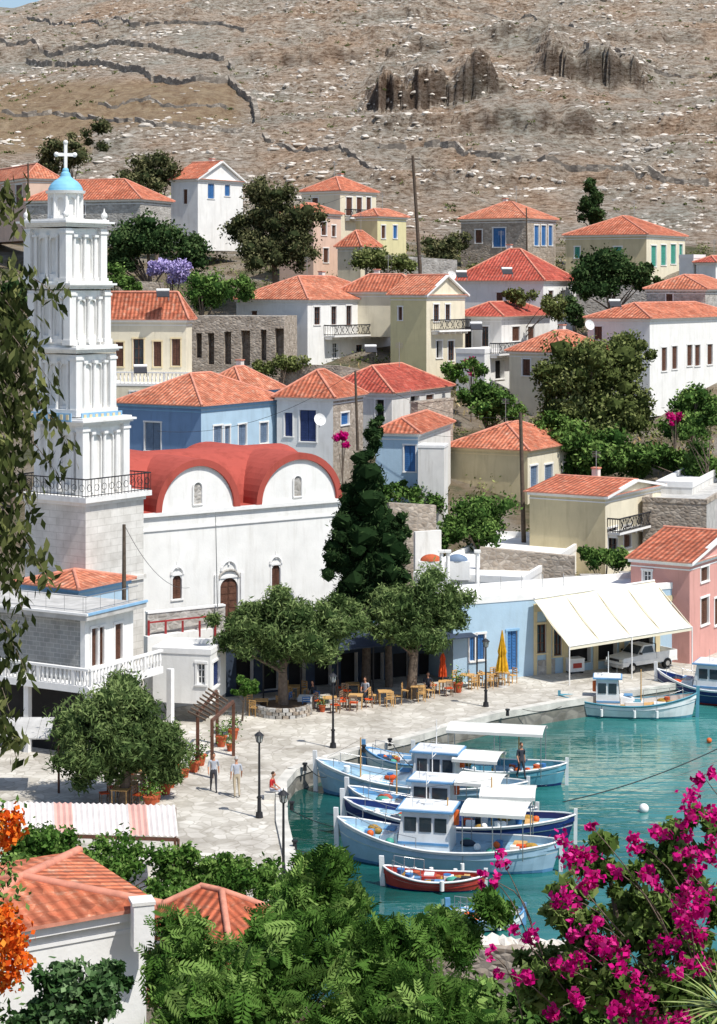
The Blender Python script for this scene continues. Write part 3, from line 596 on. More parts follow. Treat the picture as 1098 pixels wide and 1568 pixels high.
mb=MB(); a0=C+dR*.8+Z*3.3; ln=dR*(wR-1.5); mb.hexa([a0,a0+ln,a0+ln-dL*3.6-Z*.5,a0-dL*3.6-Z*.5]+[p+Z*.06 for p in(a0,a0+ln,a0+ln-dL*3.6-Z*.5,a0-dL*3.6-Z*.5)],DNAVY)  # dark sheet added to shade the taverna front
for i in range(7): p=a0+ln*(i/6)-dL*3.5-Z*.5; mb.cyl(Vector((p.x,p.y,0)),p,.05,.05,IRON,6)
mb.obj('added_shade_canopy',None,a0)
# ---------------------------------------------------------------- church
L0=P(216,1046,118);L0.z=0; R0=P(526,0,127); R0.z=0; U=(R0-L0); U.z=0; CW=U.length; U.normalize(); NN=Vector((U.y,-U.x,0)); zc=10.08
parts={'walls':MB(),'windows_and_doors':MB(),'vault_roofs':MB(),'trim':MB()}
def cu(px): return solve(L0,U,px)
def cz(px,py): return HC-(py-HY)*(L0+U*cu(px)).y/F
hs=[(cu(264),cz(264,918)-0,cu(278),cz(264,882),'bs'),(cu(416),cz(416,903),cu(429),cz(416,866),'bs'),(cu(337),0.3,cu(364),cz(350,885),'bs')]
wall(parts['walls'],L0,U,CW,0,zc,NN,W,hs,parts['windows_and_doors'],arch=('bs',))
for a,b in((R0,R0-NN*13),(R0-NN*13,L0-NN*13),(L0-NN*13,L0)): parts['walls'].face([a,b,b+Z*zc,a+Z*zc],W2)
for px,py,w in((271,866,1.0),(422,850,1.0),(350,860,1.3)):
    u=cu(px); z=cz(px,py)
    for k in range(10):
        t0,t1=math.pi*k/10,math.pi*(k+1)/10; r=w*.42
        p0=L0+U*(u+r*math.cos(t0))+Z*(z-.55+r*1.1*math.sin(t0)); p1=L0+U*(u+r*math.cos(t1))+Z*(z-.55+r*1.1*math.sin(t1)); parts['trim'].cyl(p0+NN*.03,p1+NN*.03,.09,.09,WTRIM,6)
    parts['trim'].cyl(L0+U*u+Z*(z-.2)+NN*.03,L0+U*u+Z*(z+.25)+NN*.03,.08,.02,WTRIM,6)
u=cu(350)
for s in(-1,1): parts['trim'].boxv(L0+U*(u+s*.95-.12)+NN*.003,U*.24,NN*.14,Z*(cz(350,878)),WTRIM)
for s in range(12):
    t0,t1=math.pi*s/12,math.pi*(s+1)/12; z=cz(350,885); parts['trim'].cyl(L0+U*(u+.72*math.cos(t0))+Z*(z+.5*math.sin(t0))+NN*.05,L0+U*(u+.72*math.cos(t1))+Z*(z+.5*math.sin(t1))+NN*.05,.08,.08,STONEG,6)
parts['trim'].boxv(L0-U*.15+NN*-.02+Z*(zc-.12),U*(CW+.3),NN*.22,Z*.24,WTRIM); parts['trim'].boxv(L0-U*.05+NN*-.02+Z*(zc-1.0),U*(CW+.1),NN*.1,Z*.1,WTRIM)
vr=parts['vault_roofs']
def vault(uc,r,rise,zs,o0,o1,K=24,mat=REDV):
    pr=[(r*math.cos(math.pi*k/K),rise*math.sin(math.pi*k/K)) for k in range(K+1)]
    for k in range(K):
        a,b=pr[k],pr[k+1]
        P0=[L0+U*(uc+p[0])+Z*(zs+p[1]) for p in(a,b)]
        vr.face([P0[0]+NN*o0,P0[1]+NN*o0,P0[1]-NN*o1,P0[0]-NN*o1],mat,sm=True)
        q=[(p[0]*(1-.42/r),p[1]*(1-.42/rise)) for p in(a,b)]; P1=[L0+U*(uc+p[0])+Z*(zs+p[1]) for p in q]
        vr.face([P0[0]+NN*o0,P0[1]+NN*o0,P1[1]+NN*o0,P1[0]+NN*o0],mat)
        vr.face([P1[0]+NN*o0,P1[1]+NN*o0,P1[1]+NN*.02,P1[0]+NN*.02],mat)
        parts['walls'].face([P1[0]+NN*.02,P1[1]+NN*.02,L0+U*uc+Z*zs+NN*.02],W)
u1,u2=cu(302),cu(457)
vault(u1,(cu(367)-cu(238))/2,3.1,zc+.12,.2,11); vault(u2,(cu(526)-cu(393))/2-.05,3.1,zc+.12,.2,11)
K=16
for k in range(K):
    t0,t1=math.pi*k/K,math.pi*(k+1)/K; f=lambda t:(-NN*(5.5+4.2*math.cos(t))+Z*(zc+3.35*math.sin(t)))
    vr.face([L0+f(t0)-U*.2,L0+f(t1)-U*.2,L0+U*(CW-1.2)+f(t1),L0+U*(CW-1.2)+f(t0)],REDV,sm=True)
    vr.face([L0+f(t0)-U*.2,L0+f(t1)-U*.2,L0-NN*5.5+Z*zc-U*.2],REDV)
vr.face([L0+Z*(zc+.13)-U*.1,R0+Z*(zc+.13)+U*.1,R0+Z*(zc+.13)-NN*13,L0+Z*(zc+.13)-NN*13],REDV)
for px,py0,py1 in((302,738,773),(455,728,761)):
    u=cu(px); za=HC-(py1-HY)*(L0+U*u).y/F; zb=HC-(py0-HY)*(L0+U*u).y/F; w=.33; mb=parts['windows_and_doors']
    pts=[(-w,0),(w,0)]+[(w*math.cos(math.pi*k/8),(zb-za-w)+w*math.sin(math.pi*k/8)) for k in range(9)]
    mb.face([L0+U*(u+a)+Z*(za+b)+NN*.03 for a,b in pts],STONEG)
    for i in range(len(pts)):
        a,b=pts[i],pts[(i+1)%len(pts)]; mb.cyl(L0+U*(u+a[0])+Z*(za+a[1])+NN*.05,L0+U*(u+b[0])+Z*(za+b[1])+NN*.05,.07,.07,WTRIM,5)
group('white_church',L0,parts)
# ---------------------------------------------------------------- bell tower
d=112.0
tp={k:MB() for k in('stone_base','tiers','cornices','railings','dome','cross','openings')}
al=math.radians(36)
dL=Vector((-math.cos(al),math.sin(al),0));dR=Vector((math.sin(al),math.cos(al),0))
def tz(py): return HC-(py-HY)*d/F
def cor(cx): return Vector(((cx-CX)*d/F,d,0))
C0=cor(113); wl=solve(C0,dL,38); wr=solve(C0,dR,219); w0=(wl+wr)/2; cen=C0+dL*wl/2+dR*wr/2
def sq(cpx_shift,hw,za,zb,mb,mat):
    c=cen+Vector((cpx_shift*d/F,0,0)); o=c-dL*hw-dR*hw; mb.boxv(o+Z*za,dL*2*hw,dR*2*hw,Z*(zb-za),mat)
sb=tp['stone_base']; c=cen; hw=w0/2
sq(0,hw,0,tz(776),sb,PALE); sq(0,hw+.12,tz(902),tz(895),sb,PALE)
Oc=C0+dR*(wr*.5)+Z*tz(828)+(-dL)*.03
for k in range(20):
    t0,t1=2*math.pi*k/20,2*math.pi*(k+1)/20; r=.5; f=lambda t:Oc+dR*(r*math.cos(t)-.05)+Z*r*math.sin(t); tp['openings'].cyl(f(t0)+(-dL)*.05,f(t1)+(-dL)*.05,.1,.1,WTRIM,6)
tp['openings'].face([Oc+dR*(.42*math.cos(2*math.pi*k/16)-.05)+Z*.42*math.sin(2*math.pi*k/16)+(-dL)*.04 for k in range(16)],GREY)
sq(0,hw+.1,tz(776),tz(770),tp['cornices'],TOWER); sq(0,hw+.35,tz(770),tz(762),tp['cornices'],TOWER)
h2=hw+.3; cs=[cen-dL*h2-dR*h2,cen+dL*h2-dR*h2,cen+dL*h2+dR*h2,cen-dL*h2+dR*h2,cen-dL*h2-dR*h2]
rail(tp['railings'],[c+Z*tz(762) for c in cs],1.05,IRON,.28,.03)
for i in range(4):
    a,b=cs[i]+Z*tz(762),cs[i+1]+Z*tz(762); n=9
    for k in range(n):
        o=a.lerp(b,(k+.5)/n); dv=(b-a).normalized()
        for j in range(8): t0,t1=j*.785,(j+1)*.785; tp['railings'].cyl(o+dv*.2*math.cos(t0)+Z*(.55+.2*math.sin(t0)),o+dv*.2*math.cos(t1)+Z*(.55+.2*math.sin(t1)),.018,.018,IRON,4)
def tier(shift,hw,ya,yb,n=2,mat=TOWER):
    za,zb=tz(yb),tz(ya); c=cen+Vector((shift*d/F,0,0)); H=zb-za; mb=tp['tiers']; h=hw*.88
    for O,Ud,Nn in((c+dL*h-dR*h,-dL,-dR),(c-dL*h-dR*h,dR,-dL),(c-dL*h+dR*h,dL,dR),(c+dL*h+dR*h,-dR,dL)):
        W2h=2*h; holes=[]
        for i in range(n):
            uc=W2h*(.5+(i-(n-1)/2)*.30); holes.append((uc-W2h*.095,.55,uc+W2h*.095,H-.55,'bl'))
        wall(mb,O,Ud,W2h,za,zb,Nn,mat,holes,tp['openings'])
        for f in(.5-.30/2-.15,.5,.5+.30/2+.15):
            p=O+Ud*(W2h*f)+Nn*.1; p.z=za+.35; mb.cyl(p,p+Z*(H-.85),.115,.095,mat,10); mb.boxv(p-Ud*.16-Nn*.12-Z*.2,Ud*.32,Nn*.28,Z*.2,mat); mb.boxv(p-Ud*.16-Nn*.12+Z*(H-.85),Ud*.32,Nn*.28,Z*.14,mat)
    for a in(-1,1):
        for b in(-1,1):
            o=c+dL*a*hw*.88+dR*b*hw*.88; mb.boxv(o-dL*.26-dR*.26+Z*za,dL*.52,dR*.52,Z*H,mat)
            mb.boxv(o-dL*.32-dR*.32+Z*za,dL*.64,dR*.64,Z*.32,mat); mb.boxv(o-dL*.32-dR*.32+Z*(zb-.3),dL*.64,dR*.64,Z*.14,mat)
def corn(shift,hw,y,k=1.0):
    for i,(o,t0,t1) in enumerate(((.05,.10,0),(.18,0,-.12),(.32,-.12,-.24),(.12,-.24,-.36))):
        z=tz(y); sq(shift,hw+o*k,z-t0,z-t1,tp['cornices'],TOWER)
tier(-4,1.95,655,762); corn(-4,1.95,652)
tier(-14,1.62,545,640); corn(-14,1.62,540)
sq(-14,1.75,tz(641),tz(630),tp['tiers'],TOWER)
tier(-24,1.66,445,530); corn(-24,1.66,440)
tier(-30,1.66,348,434); corn(-30,1.66,343,1.2)
c=cen+Vector((-30*d/F,0,0))
for a,b in((-1,-1),(1,-1),(-1,1)):
    q=c+dL*a*1.6+dR*b*1.6+Z*tz(338); tp['cornices'].cyl(q,q+Z*.25,.2,.12,TOWER,8); tp['cornices'].sph((q.x,q.y,q.z+.42),.2,TOWER,8,6); tp['cornices'].cyl(q+Z*.55,q+Z*.85,.09,.02,TOWER,6)
q=cen+Vector((-14*d/F,0,0))
for a,Ud,Nn in((q+dL*1.7-dR*1.98,-dL,-dR),(q-dL*1.98-dR*1.7,dR,-dL)):
    tp['cornices'].boxv(a+Z*tz(648)+Nn*.1,Ud*3.4,Nn*.06,Z*.5,BTRIM)
    for i in range(7): tp['cornices'].boxv(a+Ud*(.15+i*.48)+Z*tz(645)+Nn*.16,Ud*.2,Nn*.04,Z*.3,CTRIM)
zl0,zl1=tz(335),tz(292); R=.95
for i in range(8):
    t0,t1=math.pi/4*i+.2,math.pi/4*(i+1)+.2; a=c+Vector((math.cos(t0),math.sin(t0),0))*R; b=c+Vector((math.cos(t1),math.sin(t1),0))*R; ud=(b-a).normalized(); nn=Vector((ud.y,-ud.x,0)); wd=(b-a).length
    wall(tp['dome'],a,ud,wd,zl0,zl1,nn,TOWER,[(wd*.24,.3,wd*.76,zl1-zl0-.25,'bl')],tp['openings'])
    tp['dome'].cyl(a+Z*zl0,a+Z*zl1,.1,.09,TOWER,8)
tp['dome'].cyl(c+Z*zl0,c+Z*(zl0+.12),1.15,1.15,TOWER,16); tp['dome'].cyl(c+Z*zl1,c+Z*(zl1+.16),1.15,1.2,TOWER,16)
DOME=M('light_blue_dome_paint',A(140,205,238),.6,.08,3)
prof=[(1.02,.16),(1.0,.3),(.9,.5),(.7,.72),(.45,.88),(.32,1.0),(.27,1.2),(.14,1.35)]
for i in range(len(prof)-1): tp['dome'].cyl(c+Z*(zl1+prof[i][1]),c+Z*(zl1+prof[i+1][1]),prof[i][0],prof[i+1][0],DOME,20)
zx=zl1+1.3; cr=tp['cross']; xd=Vector((.93,.37,0)); yd=Vector((-.37,.93,0))
cr.boxv(c+xd*-.09-yd*.08+Z*(zx-.05),xd*.18,yd*.16,Z*1.75,TOWER)
cr.boxv(c+xd*-.55-yd*.076+Z*(zx+.9),xd*1.1,yd*.152,Z*.19,TOWER)
for a,b in((-.55,1.0),(.55,1.0),(0,1.72)): cr.sph((c.x+xd.x*a,c.y+xd.y*a,zx+b),.15,TOWER,8,6)
cr.sph((c.x,c.y,zx+.05),.2,DOME,8,6)
group('bell_tower',cen,tp)
# ---------------------------------------------------------------- left hotel
e,C,dL,dR,wL,wR,z0,z1=building('seaside_hotel',130,100,-60,204,948,1045,30,BLK,W,roof='flat',parapet=0,ex=0.0,cornice=WTRIM,wins=[('R',140,962,149,1020,'bs'),('R',152,960,159,1018,'bg'),('R',176,955,187,1010,'bs')])
mb=MB(); q=lambda a,b,z:C+dL*a+dR*b+Z*z
mb.boxv(q(-.5,-.5,z1),dL*(wL+1),dR*(wR+1),Z*.25,GREY); mb.boxv(q(-.55,-.55,z1+.253),dL*(wL+1.1),dR*.12,Z*.12,WTRIM); mb.boxv(q(-.55,-.43,z1+.253),dL*.12,dR*(wR+1),Z*.12,BTRIM)
mb.boxv(q(-.02,-.02,z0),dL*.3,dR*.3,Z*(z1-z0-.002),WTRIM); mb.boxv(q(wL*.8,-.02,z0),dL*.25,dR*.2,Z*(z1-z0-.002),WTRIM)
mb.boxv(q(-1.3,-1.3,z0-.25),dL*(wL+2),dR*(wR+2.2),Z*.25,WTRIM)
balustrade(mb,q(wL+.6,-1.2,z0),q(-1.2,-1.2,z0),1.0,WTRIM,.28); balustrade(mb,q(-1.2,-1.2,z0),q(-1.2,wR+.9,z0),1.0,WTRIM,.28)
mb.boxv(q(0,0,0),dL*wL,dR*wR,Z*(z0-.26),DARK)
for a,b in((-1.1,-1.1),(2.8,-1.1),(6.5,-1.1),(-1.1,3),(-1.1,6)): mb.boxv(q(a,b,0),dL*.3,dR*.3,Z*(z0-.25),WTRIM)
rail(mb,[q(wL,-.3,z1+.38),q(-.3,-.3,z1+.38),q(-.3,wR,z1+.38)],.8,CHROME,1.2,.02)
mb.obj('terraces',e,(C.x,C.y,max(z0,0)))
building('blue_attic_house',120,107,30,196,902,960,32,LBLUE,rm=TILE,yr=872,ex=1,cornice=BTRIM,roof='hip')
mb=MB(); 
for i in range(6): mb.boxv(P(-30+i*19,1100,94),(.58,0,0),(.1,-2.2,-.5),(0,0,.06),GREY)
for px in(-10,90): p=P(px,1112,92.5); mb.cyl((p.x,p.y,0),p,.06,.06,BROWN,6)
mb.obj('grey_canopy',None,P(30,1100,94))
mb=MB(); a=P(226,940,111);b=P(345,928,113.5)
def wallseg(mb,a,b,t,zb,mat,cap=None):
    a=Vector(a);b=Vector(b);u=(b-a);u.z=0;n=Vector((-u.y,u.x,0)).normalized(); mb.hexa([Vector((a.x,a.y,zb)),Vector((b.x,b.y,zb)),Vector((b.x,b.y,zb))+n*t,Vector((a.x,a.y,zb))+n*t,a,b,b+n*t,a+n*t],mat)
    if cap: mb.hexa([a-n*.05,b-n*.05,b+n*(t+.05),a+n*(t+.05)]+[p+Z*.1 for p in(a-n*.05,b-n*.05,b+n*(t+.05),a+n*(t+.05))],cap)
wallseg(mb,P(226,975,110),P(330,962,113),.4,0,W,None)
wallseg(mb,a,b,.3,0,STONEG,WTRIM)
for px in(226,252,278,304,328): p=P(px,975,110.3+(px-226)*.025); mb.boxv(p,(.12,0,0),(0,.12,0),(0,0,.9),RTRIM)
mb.boxv(P(226,955,110.4),P(330,944,112.8)-P(226,955,110.4),(0,.08,0),(0,0,.09),RTRIM)
mb.obj('churchyard_wall',None,a)
building('white_kiosk_house',322,107,234,346,1000,1062,12,W,W,roof='flat',parapet=.2,ex=.6,wins=[('L',302,1016,314,1048,'wg'),('R',326,1012,336,1050,'nd')])
mb=MB(); wallseg(mb,P(596,770,134),P(668,774,135),.5,0,STONE); wallseg(mb,P(636,815,131),P(676,812,131.5),.4,0,W2); mb.obj('garden_wall',None,P(596,770,134))
mb=MB(); wallseg(mb,P(430,557,182),P(520,560,180),.5,8,STONE); wallseg(mb,P(520,560,180),P(640,582,180),.5,8,STONE); mb.obj('retaining_wall',None,P(430,557,182))
mb=MB(); wallseg(mb,P(880,430,222),P(1000,438,220),.5,12,STONEG); mb.obj('retaining_wall',None,P(880,430,222))
mb=MB(); wallseg(mb,P(560,388,224),P(700,398,226),.5,15,STONEG); wallseg(mb,P(200,430,200),P(250,432,200),.5,15,STONE); mb.obj('retaining_wall',None,P(560,388,224))
mb=MB(); wallseg(mb,P(735,838,132),P(880,852,131),.5,-.5,STONE); mb.obj('retaining_wall',None,P(735,838,132))
# ---------------------------------------------------------------- foreground houses
building('foreground_white_house',-60,40,-154,224,1437,1640,59.6,W,W,rm=TILEB,yr=1345,over=.25,wins=[])
mb=MB(); c=P(205,1392,41.2); mb.boxv(c-Z*.9,(.42,.12,0),(-.12,.42,0),Z*.95,W); mb.boxv(c+Z*.053-Vector((.03,.03,0)),(.48,.14,0),(-.14,.48,0),Z*.07,W2); mb.obj('white_chimney',None,c)
building('foreground_terracotta_house',350,58,214,434,1446,1560,35,plaster('terracotta_plaster',A(224,140,104)),rm=TILEB,yr=1360,over=.3)
CORR=M('corrugated_sheet',A(240,190,176),.6,.12,.8); CORW=M('corrugated_sheet_white',(.74,.68,.64),.6,.1,.8)
mb=MB(); A0=P(-60,1226,80);A1=P(268,1233,80);B1=P(273,1281,76);B0=P(-60,1270,76)
n=150
for i in range(n):
    s0,s1=i/n,(i+1)/n; z0_,z1_=.035*math.sin(i*math.pi/2),.035*math.sin((i+1)*math.pi/2)
    mb.face([A0.lerp(A1,s0)+Z*z0_,A0.lerp(A1,s1)+Z*z1_,B0.lerp(B1,s1)+Z*z1_,B0.lerp(B1,s0)+Z*z0_],CORR if (i//13)%4==1 else CORW,sm=True)
mb.boxv(B0-Z*.2,B1-B0,(0,.12,0),(0,0,.12),BROWN); mb.boxv(A0-Z*.2,A1-A0,(0,.12,0),(0,0,.12),BROWN)
for q in(B0,B1,B0.lerp(B1,.5),A1,A0.lerp(A1,.5)): mb.cyl((q.x,q.y+.06,0),q-Z*.1,.06,.06,BROWN,6)
mb.obj('corrugated_canopy',None,A1)
mb=MB()
pp=[P(520,1452,63),P(610,1440,62.5),P(700,1446,62),P(790,1455,61.5),P(900,1448,62)]
for i in range(4): wallseg(mb,pp[i],pp[i+1],.6,-1.5,STONE,None)
mb.obj('stone_wall',None,pp[0])
rocks('wall_top_stones',[tuple(pp[0].lerp(pp[1],t) if t<1 else pp[1].lerp(pp[4],(t-1)/2)) for t in np.linspace(0,3,90)],rng.uniform(.12,.28,90),M('pale_stones',(.6,.56,.5),.95,.2,2,.5,8))
# ---------------------------------------------------------------- trees
T=tree
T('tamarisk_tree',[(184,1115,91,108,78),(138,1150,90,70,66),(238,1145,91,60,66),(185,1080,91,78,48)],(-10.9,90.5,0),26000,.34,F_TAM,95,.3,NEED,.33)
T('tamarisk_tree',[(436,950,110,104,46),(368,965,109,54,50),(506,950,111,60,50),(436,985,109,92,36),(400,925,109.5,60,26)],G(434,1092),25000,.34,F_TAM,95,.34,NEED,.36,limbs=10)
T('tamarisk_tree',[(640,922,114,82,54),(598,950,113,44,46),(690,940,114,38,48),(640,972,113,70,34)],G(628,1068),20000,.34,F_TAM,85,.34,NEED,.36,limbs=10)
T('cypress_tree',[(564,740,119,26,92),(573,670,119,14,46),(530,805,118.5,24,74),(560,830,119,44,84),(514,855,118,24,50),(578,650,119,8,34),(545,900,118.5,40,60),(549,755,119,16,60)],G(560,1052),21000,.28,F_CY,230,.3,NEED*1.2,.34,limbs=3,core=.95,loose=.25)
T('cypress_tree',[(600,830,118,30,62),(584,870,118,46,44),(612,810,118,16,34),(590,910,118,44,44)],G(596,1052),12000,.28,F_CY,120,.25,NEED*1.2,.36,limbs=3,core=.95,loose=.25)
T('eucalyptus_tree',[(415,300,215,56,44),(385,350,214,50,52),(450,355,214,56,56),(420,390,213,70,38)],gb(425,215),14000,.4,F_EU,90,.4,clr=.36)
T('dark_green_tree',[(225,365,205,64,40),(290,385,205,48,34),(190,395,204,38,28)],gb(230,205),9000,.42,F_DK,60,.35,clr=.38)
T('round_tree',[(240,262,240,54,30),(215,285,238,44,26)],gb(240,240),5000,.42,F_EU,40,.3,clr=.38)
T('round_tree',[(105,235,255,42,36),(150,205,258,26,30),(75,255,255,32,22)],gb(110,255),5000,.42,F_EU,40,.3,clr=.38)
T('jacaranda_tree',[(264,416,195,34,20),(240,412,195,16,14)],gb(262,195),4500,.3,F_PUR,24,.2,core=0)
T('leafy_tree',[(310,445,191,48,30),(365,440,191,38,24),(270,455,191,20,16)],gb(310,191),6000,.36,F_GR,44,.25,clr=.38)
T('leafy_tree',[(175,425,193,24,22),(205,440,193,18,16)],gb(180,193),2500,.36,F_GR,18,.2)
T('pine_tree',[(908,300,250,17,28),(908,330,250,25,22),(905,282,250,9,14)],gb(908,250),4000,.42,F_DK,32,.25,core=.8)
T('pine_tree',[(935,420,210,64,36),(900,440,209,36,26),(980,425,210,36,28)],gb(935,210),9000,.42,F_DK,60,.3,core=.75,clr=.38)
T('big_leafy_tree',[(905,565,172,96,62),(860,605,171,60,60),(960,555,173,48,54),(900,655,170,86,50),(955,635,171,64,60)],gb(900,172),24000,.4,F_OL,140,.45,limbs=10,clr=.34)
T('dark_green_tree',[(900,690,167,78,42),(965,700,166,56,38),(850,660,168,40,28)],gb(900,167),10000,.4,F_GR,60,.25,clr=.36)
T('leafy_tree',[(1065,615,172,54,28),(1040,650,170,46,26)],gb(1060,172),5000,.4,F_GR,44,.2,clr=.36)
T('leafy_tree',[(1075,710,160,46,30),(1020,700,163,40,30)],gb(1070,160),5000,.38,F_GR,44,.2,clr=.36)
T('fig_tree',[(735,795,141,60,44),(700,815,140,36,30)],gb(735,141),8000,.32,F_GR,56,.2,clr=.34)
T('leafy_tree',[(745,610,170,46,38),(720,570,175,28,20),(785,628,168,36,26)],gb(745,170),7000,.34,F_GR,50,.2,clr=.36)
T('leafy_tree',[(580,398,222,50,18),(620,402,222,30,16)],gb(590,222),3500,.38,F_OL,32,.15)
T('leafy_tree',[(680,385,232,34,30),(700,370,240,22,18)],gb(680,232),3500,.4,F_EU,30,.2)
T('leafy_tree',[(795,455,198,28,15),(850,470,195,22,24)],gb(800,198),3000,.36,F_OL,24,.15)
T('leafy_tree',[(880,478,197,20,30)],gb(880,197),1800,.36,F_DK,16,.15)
T('bougainvillea_bush',[(524,673,153,14,14)],gb(524,153),900,.26,F_MAG,8,.08,core=.3)
T('bougainvillea_bush',[(722,560,178,10,22)],gb(722,178),600,.28,F_MAG,8,.08,core=.3)
T('bougainvillea_bush',[(1035,640,168,16,12)],gb(1035,168),600,.26,F_MAG,8,.08,core=.3)
T('leafy_shrub',[(690,570,184,24,14),(650,585,182,30,10),(668,592,180,24,8)],gb(690,184),2000,.34,F_BR,18,.1)
T('leafy_shrub',[(650,765,148,50,20),(610,745,149,24,12),(580,760,147,30,18)],gb(650,148),4000,.3,F_GR,34,.1)
T('leafy_shrub',[(930,855,132,42,16),(890,850,133,30,12)],gb(920,132),2500,.28,F_GR,22,.1)
T('leafy_shrub',[(440,555,181,40,12),(390,565,181,40,10)],gb(430,181),2200,.32,F_OL,20,.1)
T('leafy_shrub',[(1090,640,158,30,20),(1060,665,157,30,14)],gb(1080,158),2200,.32,F_GR,20,.1)
T('leafy_shrub',[(45,150,420,13,16)],tuple(hit(45,168) or P(45,168,400)),700,.6,F_OL,8,.2)
T('leafy_shrub',[(131,152,410,15,15)],tuple(hit(131,170) or P(131,170,400)),700,.6,F_OL,8,.2)
T('leafy_shrub',[(0,110,430,10,14)],tuple(hit(2,128) or P(0,130,400)),500,.6,F_OL,8,.2)
T('olive_tree',[(14,480,150,26,60)],gb(20,150),3500,.32,F_DK,24,.2)
T('potted_lemon_tree',[(378,1048,104,22,16),(365,1062,104,14,10)],G(370,1100),1500,.2,F_BR,12,.07)
pos=[];sh=[]
for (px,d,rx) in((800,138,60),(850,137,40),(620,180,80),(300,187,100),(740,190,80),(560,210,90),(1050,175,60),(120,215,90),(700,225,120),(900,255,160),(500,262,200)):
    for i in range(420):
        x=(px-CX+random.gauss(0,rx))*d/F; y=d+random.gauss(0,2.5); pos.append((x,y,ground_z(x,y)+.15)); sh.append(random.random())
pos=np.array(pos); leafobj('dry_grass',pos,rng.uniform(.4,.9,len(pos)),np.array(sh),F_YEL,NEED*.8,align(np.tile([0,0,1.],(len(pos),1)),.4))
pos=[];sh=[]
for i in range(1300):
    d=random.uniform(284,515); x=random.uniform(-.21,.21)*d
    if noise.noise(Vector((x*.04,d*.06,5)))<random.uniform(-.3,.4): continue
    r=random.uniform(.25,.7); z=ground_z(x,d)
    for k in range(18): pos.append((x+random.gauss(0,r*.6),d+random.gauss(0,r*.5),z+abs(random.gauss(0,r*.35)))); sh.append(random.random()*.8)
pos=np.array(pos); leafobj('hillside_shrubs',pos,rng.uniform(.25,.6,len(pos)),np.array(sh),F_OL)
pos=[];sh=[]
for i in range(520):
    d=random.uniform(136,275); px=random.uniform(120,1120); x=(px-CX)*d/F; r=random.uniform(.5,1.5); z=ground_z(x,d); s0=random.random()*.6
    for k in range(55): pos.append((x+random.gauss(0,r*.6),d+random.gauss(0,r*.6),z+abs(random.gauss(0,r*.5)))); sh.append(s0+random.random()*.4)
pos=np.array(pos); leafobj('undergrowth_shrubs',pos,rng.uniform(.2,.45,len(pos)),np.array(sh),F_OL)
DRY=stone('dry_stone',(.28,.24,.20),(.46,.41,.35),(.20,.17,.14),1.2)
def hillwall(pl,h=1.3,t=.9):
    mb=MB(); pts=[]; cp=[hit(*p) for p in pl]; cp=[c for c in cp if c]
    for i in range(len(cp)-1):
        n=max(3,int((cp[i+1]-cp[i]).length/1.3))
        for k in range(n):
            q=cp[i].lerp(cp[i+1],k/n); q.x+=random.gauss(0,.12); q.y+=random.gauss(0,.2)+2.0*noise.noise(Vector((q.x*.08,q.y*.08,3))); pts.append(Vector((q.x,q.y,ground_z(q.x,q.y))))
    for i in range(len(pts)-1):
        if random.random()<.07: continue
        wallseg(mb,pts[i]+Z*(h+random.uniform(-.35,.25)),pts[i+1]+Z*(h+random.uniform(-.35,.25)),t,min(pts[i].z,pts[i+1].z)-2,DRY,None)
    if mb.v: mb.obj('dry_stone_wall',None,pts[0])
hillwall([(0,66),(60,74),(120,80),(240,78),(350,98),(356,108)],1.2); hillwall([(40,98),(180,108),(300,125),(350,128),(385,160),(392,195)],1.3); hillwall([(0,175),(110,180),(240,195),(385,208)],.8); hillwall([(150,160),(260,163),(370,176)],.6)
hillwall([(580,230),(650,238),(760,250),(900,262),(1098,285)],1.0); hillwall([(900,75),(1000,110),(1098,120)],.8); hillwall([(700,10),(820,30),(960,85)],.7); hillwall([(400,215),(520,240),(600,262)],.7); hillwall([(40,30),(200,38),(380,50)],.8)
# ---------------------------------------------------------------- foreground vegetation
def fgcrown(name,blobs,n,size,mat,tmpl,base,ncl,clr=.34,tr=.1,core=.5,loose=.9): return tree(name,blobs,base,n,size,mat,ncl,tr,tmpl,clr,core=core,loose=loose)
fgcrown('foreground_locust_tree',[(285,1470,31,75,90),(480,1375,32,95,75),(430,1480,30,115,80),(580,1470,31,115,70),(695,1430,32,85,40),(350,1550,29,130,60),(620,1550,30,170,55),(495,1325,33,50,34),(750,1390,32,44,22)],6000,.36,F_BR,FROND,(-1.2,31,9.5),300,.27,.14)
fgcrown('foreground_hedge',[(60,1300,68,80,46),(180,1318,68,70,38),(280,1325,68,60,40),(390,1345,68,76,34),(110,1345,67,90,30),(250,1365,67,70,32),(470,1355,69,44,28),(340,1340,68,60,34)],22000,.2,F_BR,LEAF,gb(150,68),190,.3,.1)
fgcrown('foreground_shrub',[(110,1530,24,75,60),(170,1500,25,40,28),(60,1560,24,60,30)],6000,.12,foliage('foliage_laurel',(.012,.035,.01),(.05,.11,.035),(.2,.3,.14),.15),LEAF*1.0,(-3.6,24,12),90,.28,.06)
fgcrown('foreground_shrub',[(720,1540,40,120,50),(860,1545,40,110,60),(1000,1560,40,110,60),(520,1580,42,140,40),(300,1590,42,140,40)],13000,.22,F_GR,LEAF,(4,40,8),150,.32,.1)
BL=foliage('foliage_bougainvillea',(.03,.06,.012),(.11,.18,.04),(.28,.36,.12),.3)
B=[(930,1325,14,60,48),(1020,1305,14.2,64,50),(880,1395,13.8,60,52),(980,1410,14,76,60),(1060,1390,14,55,70),(900,1490,13.6,95,58),(1010,1510,13.5,90,62),(1080,1265,14,34,50),(830,1500,13.8,66,52),(1070,1480,13.8,50,60)]
e=fgcrown('foreground_bougainvillea',B,13000,.07,BL,LEAF*1.25,(2.3,13.9,17.0),170,.30,.05,core=.3)
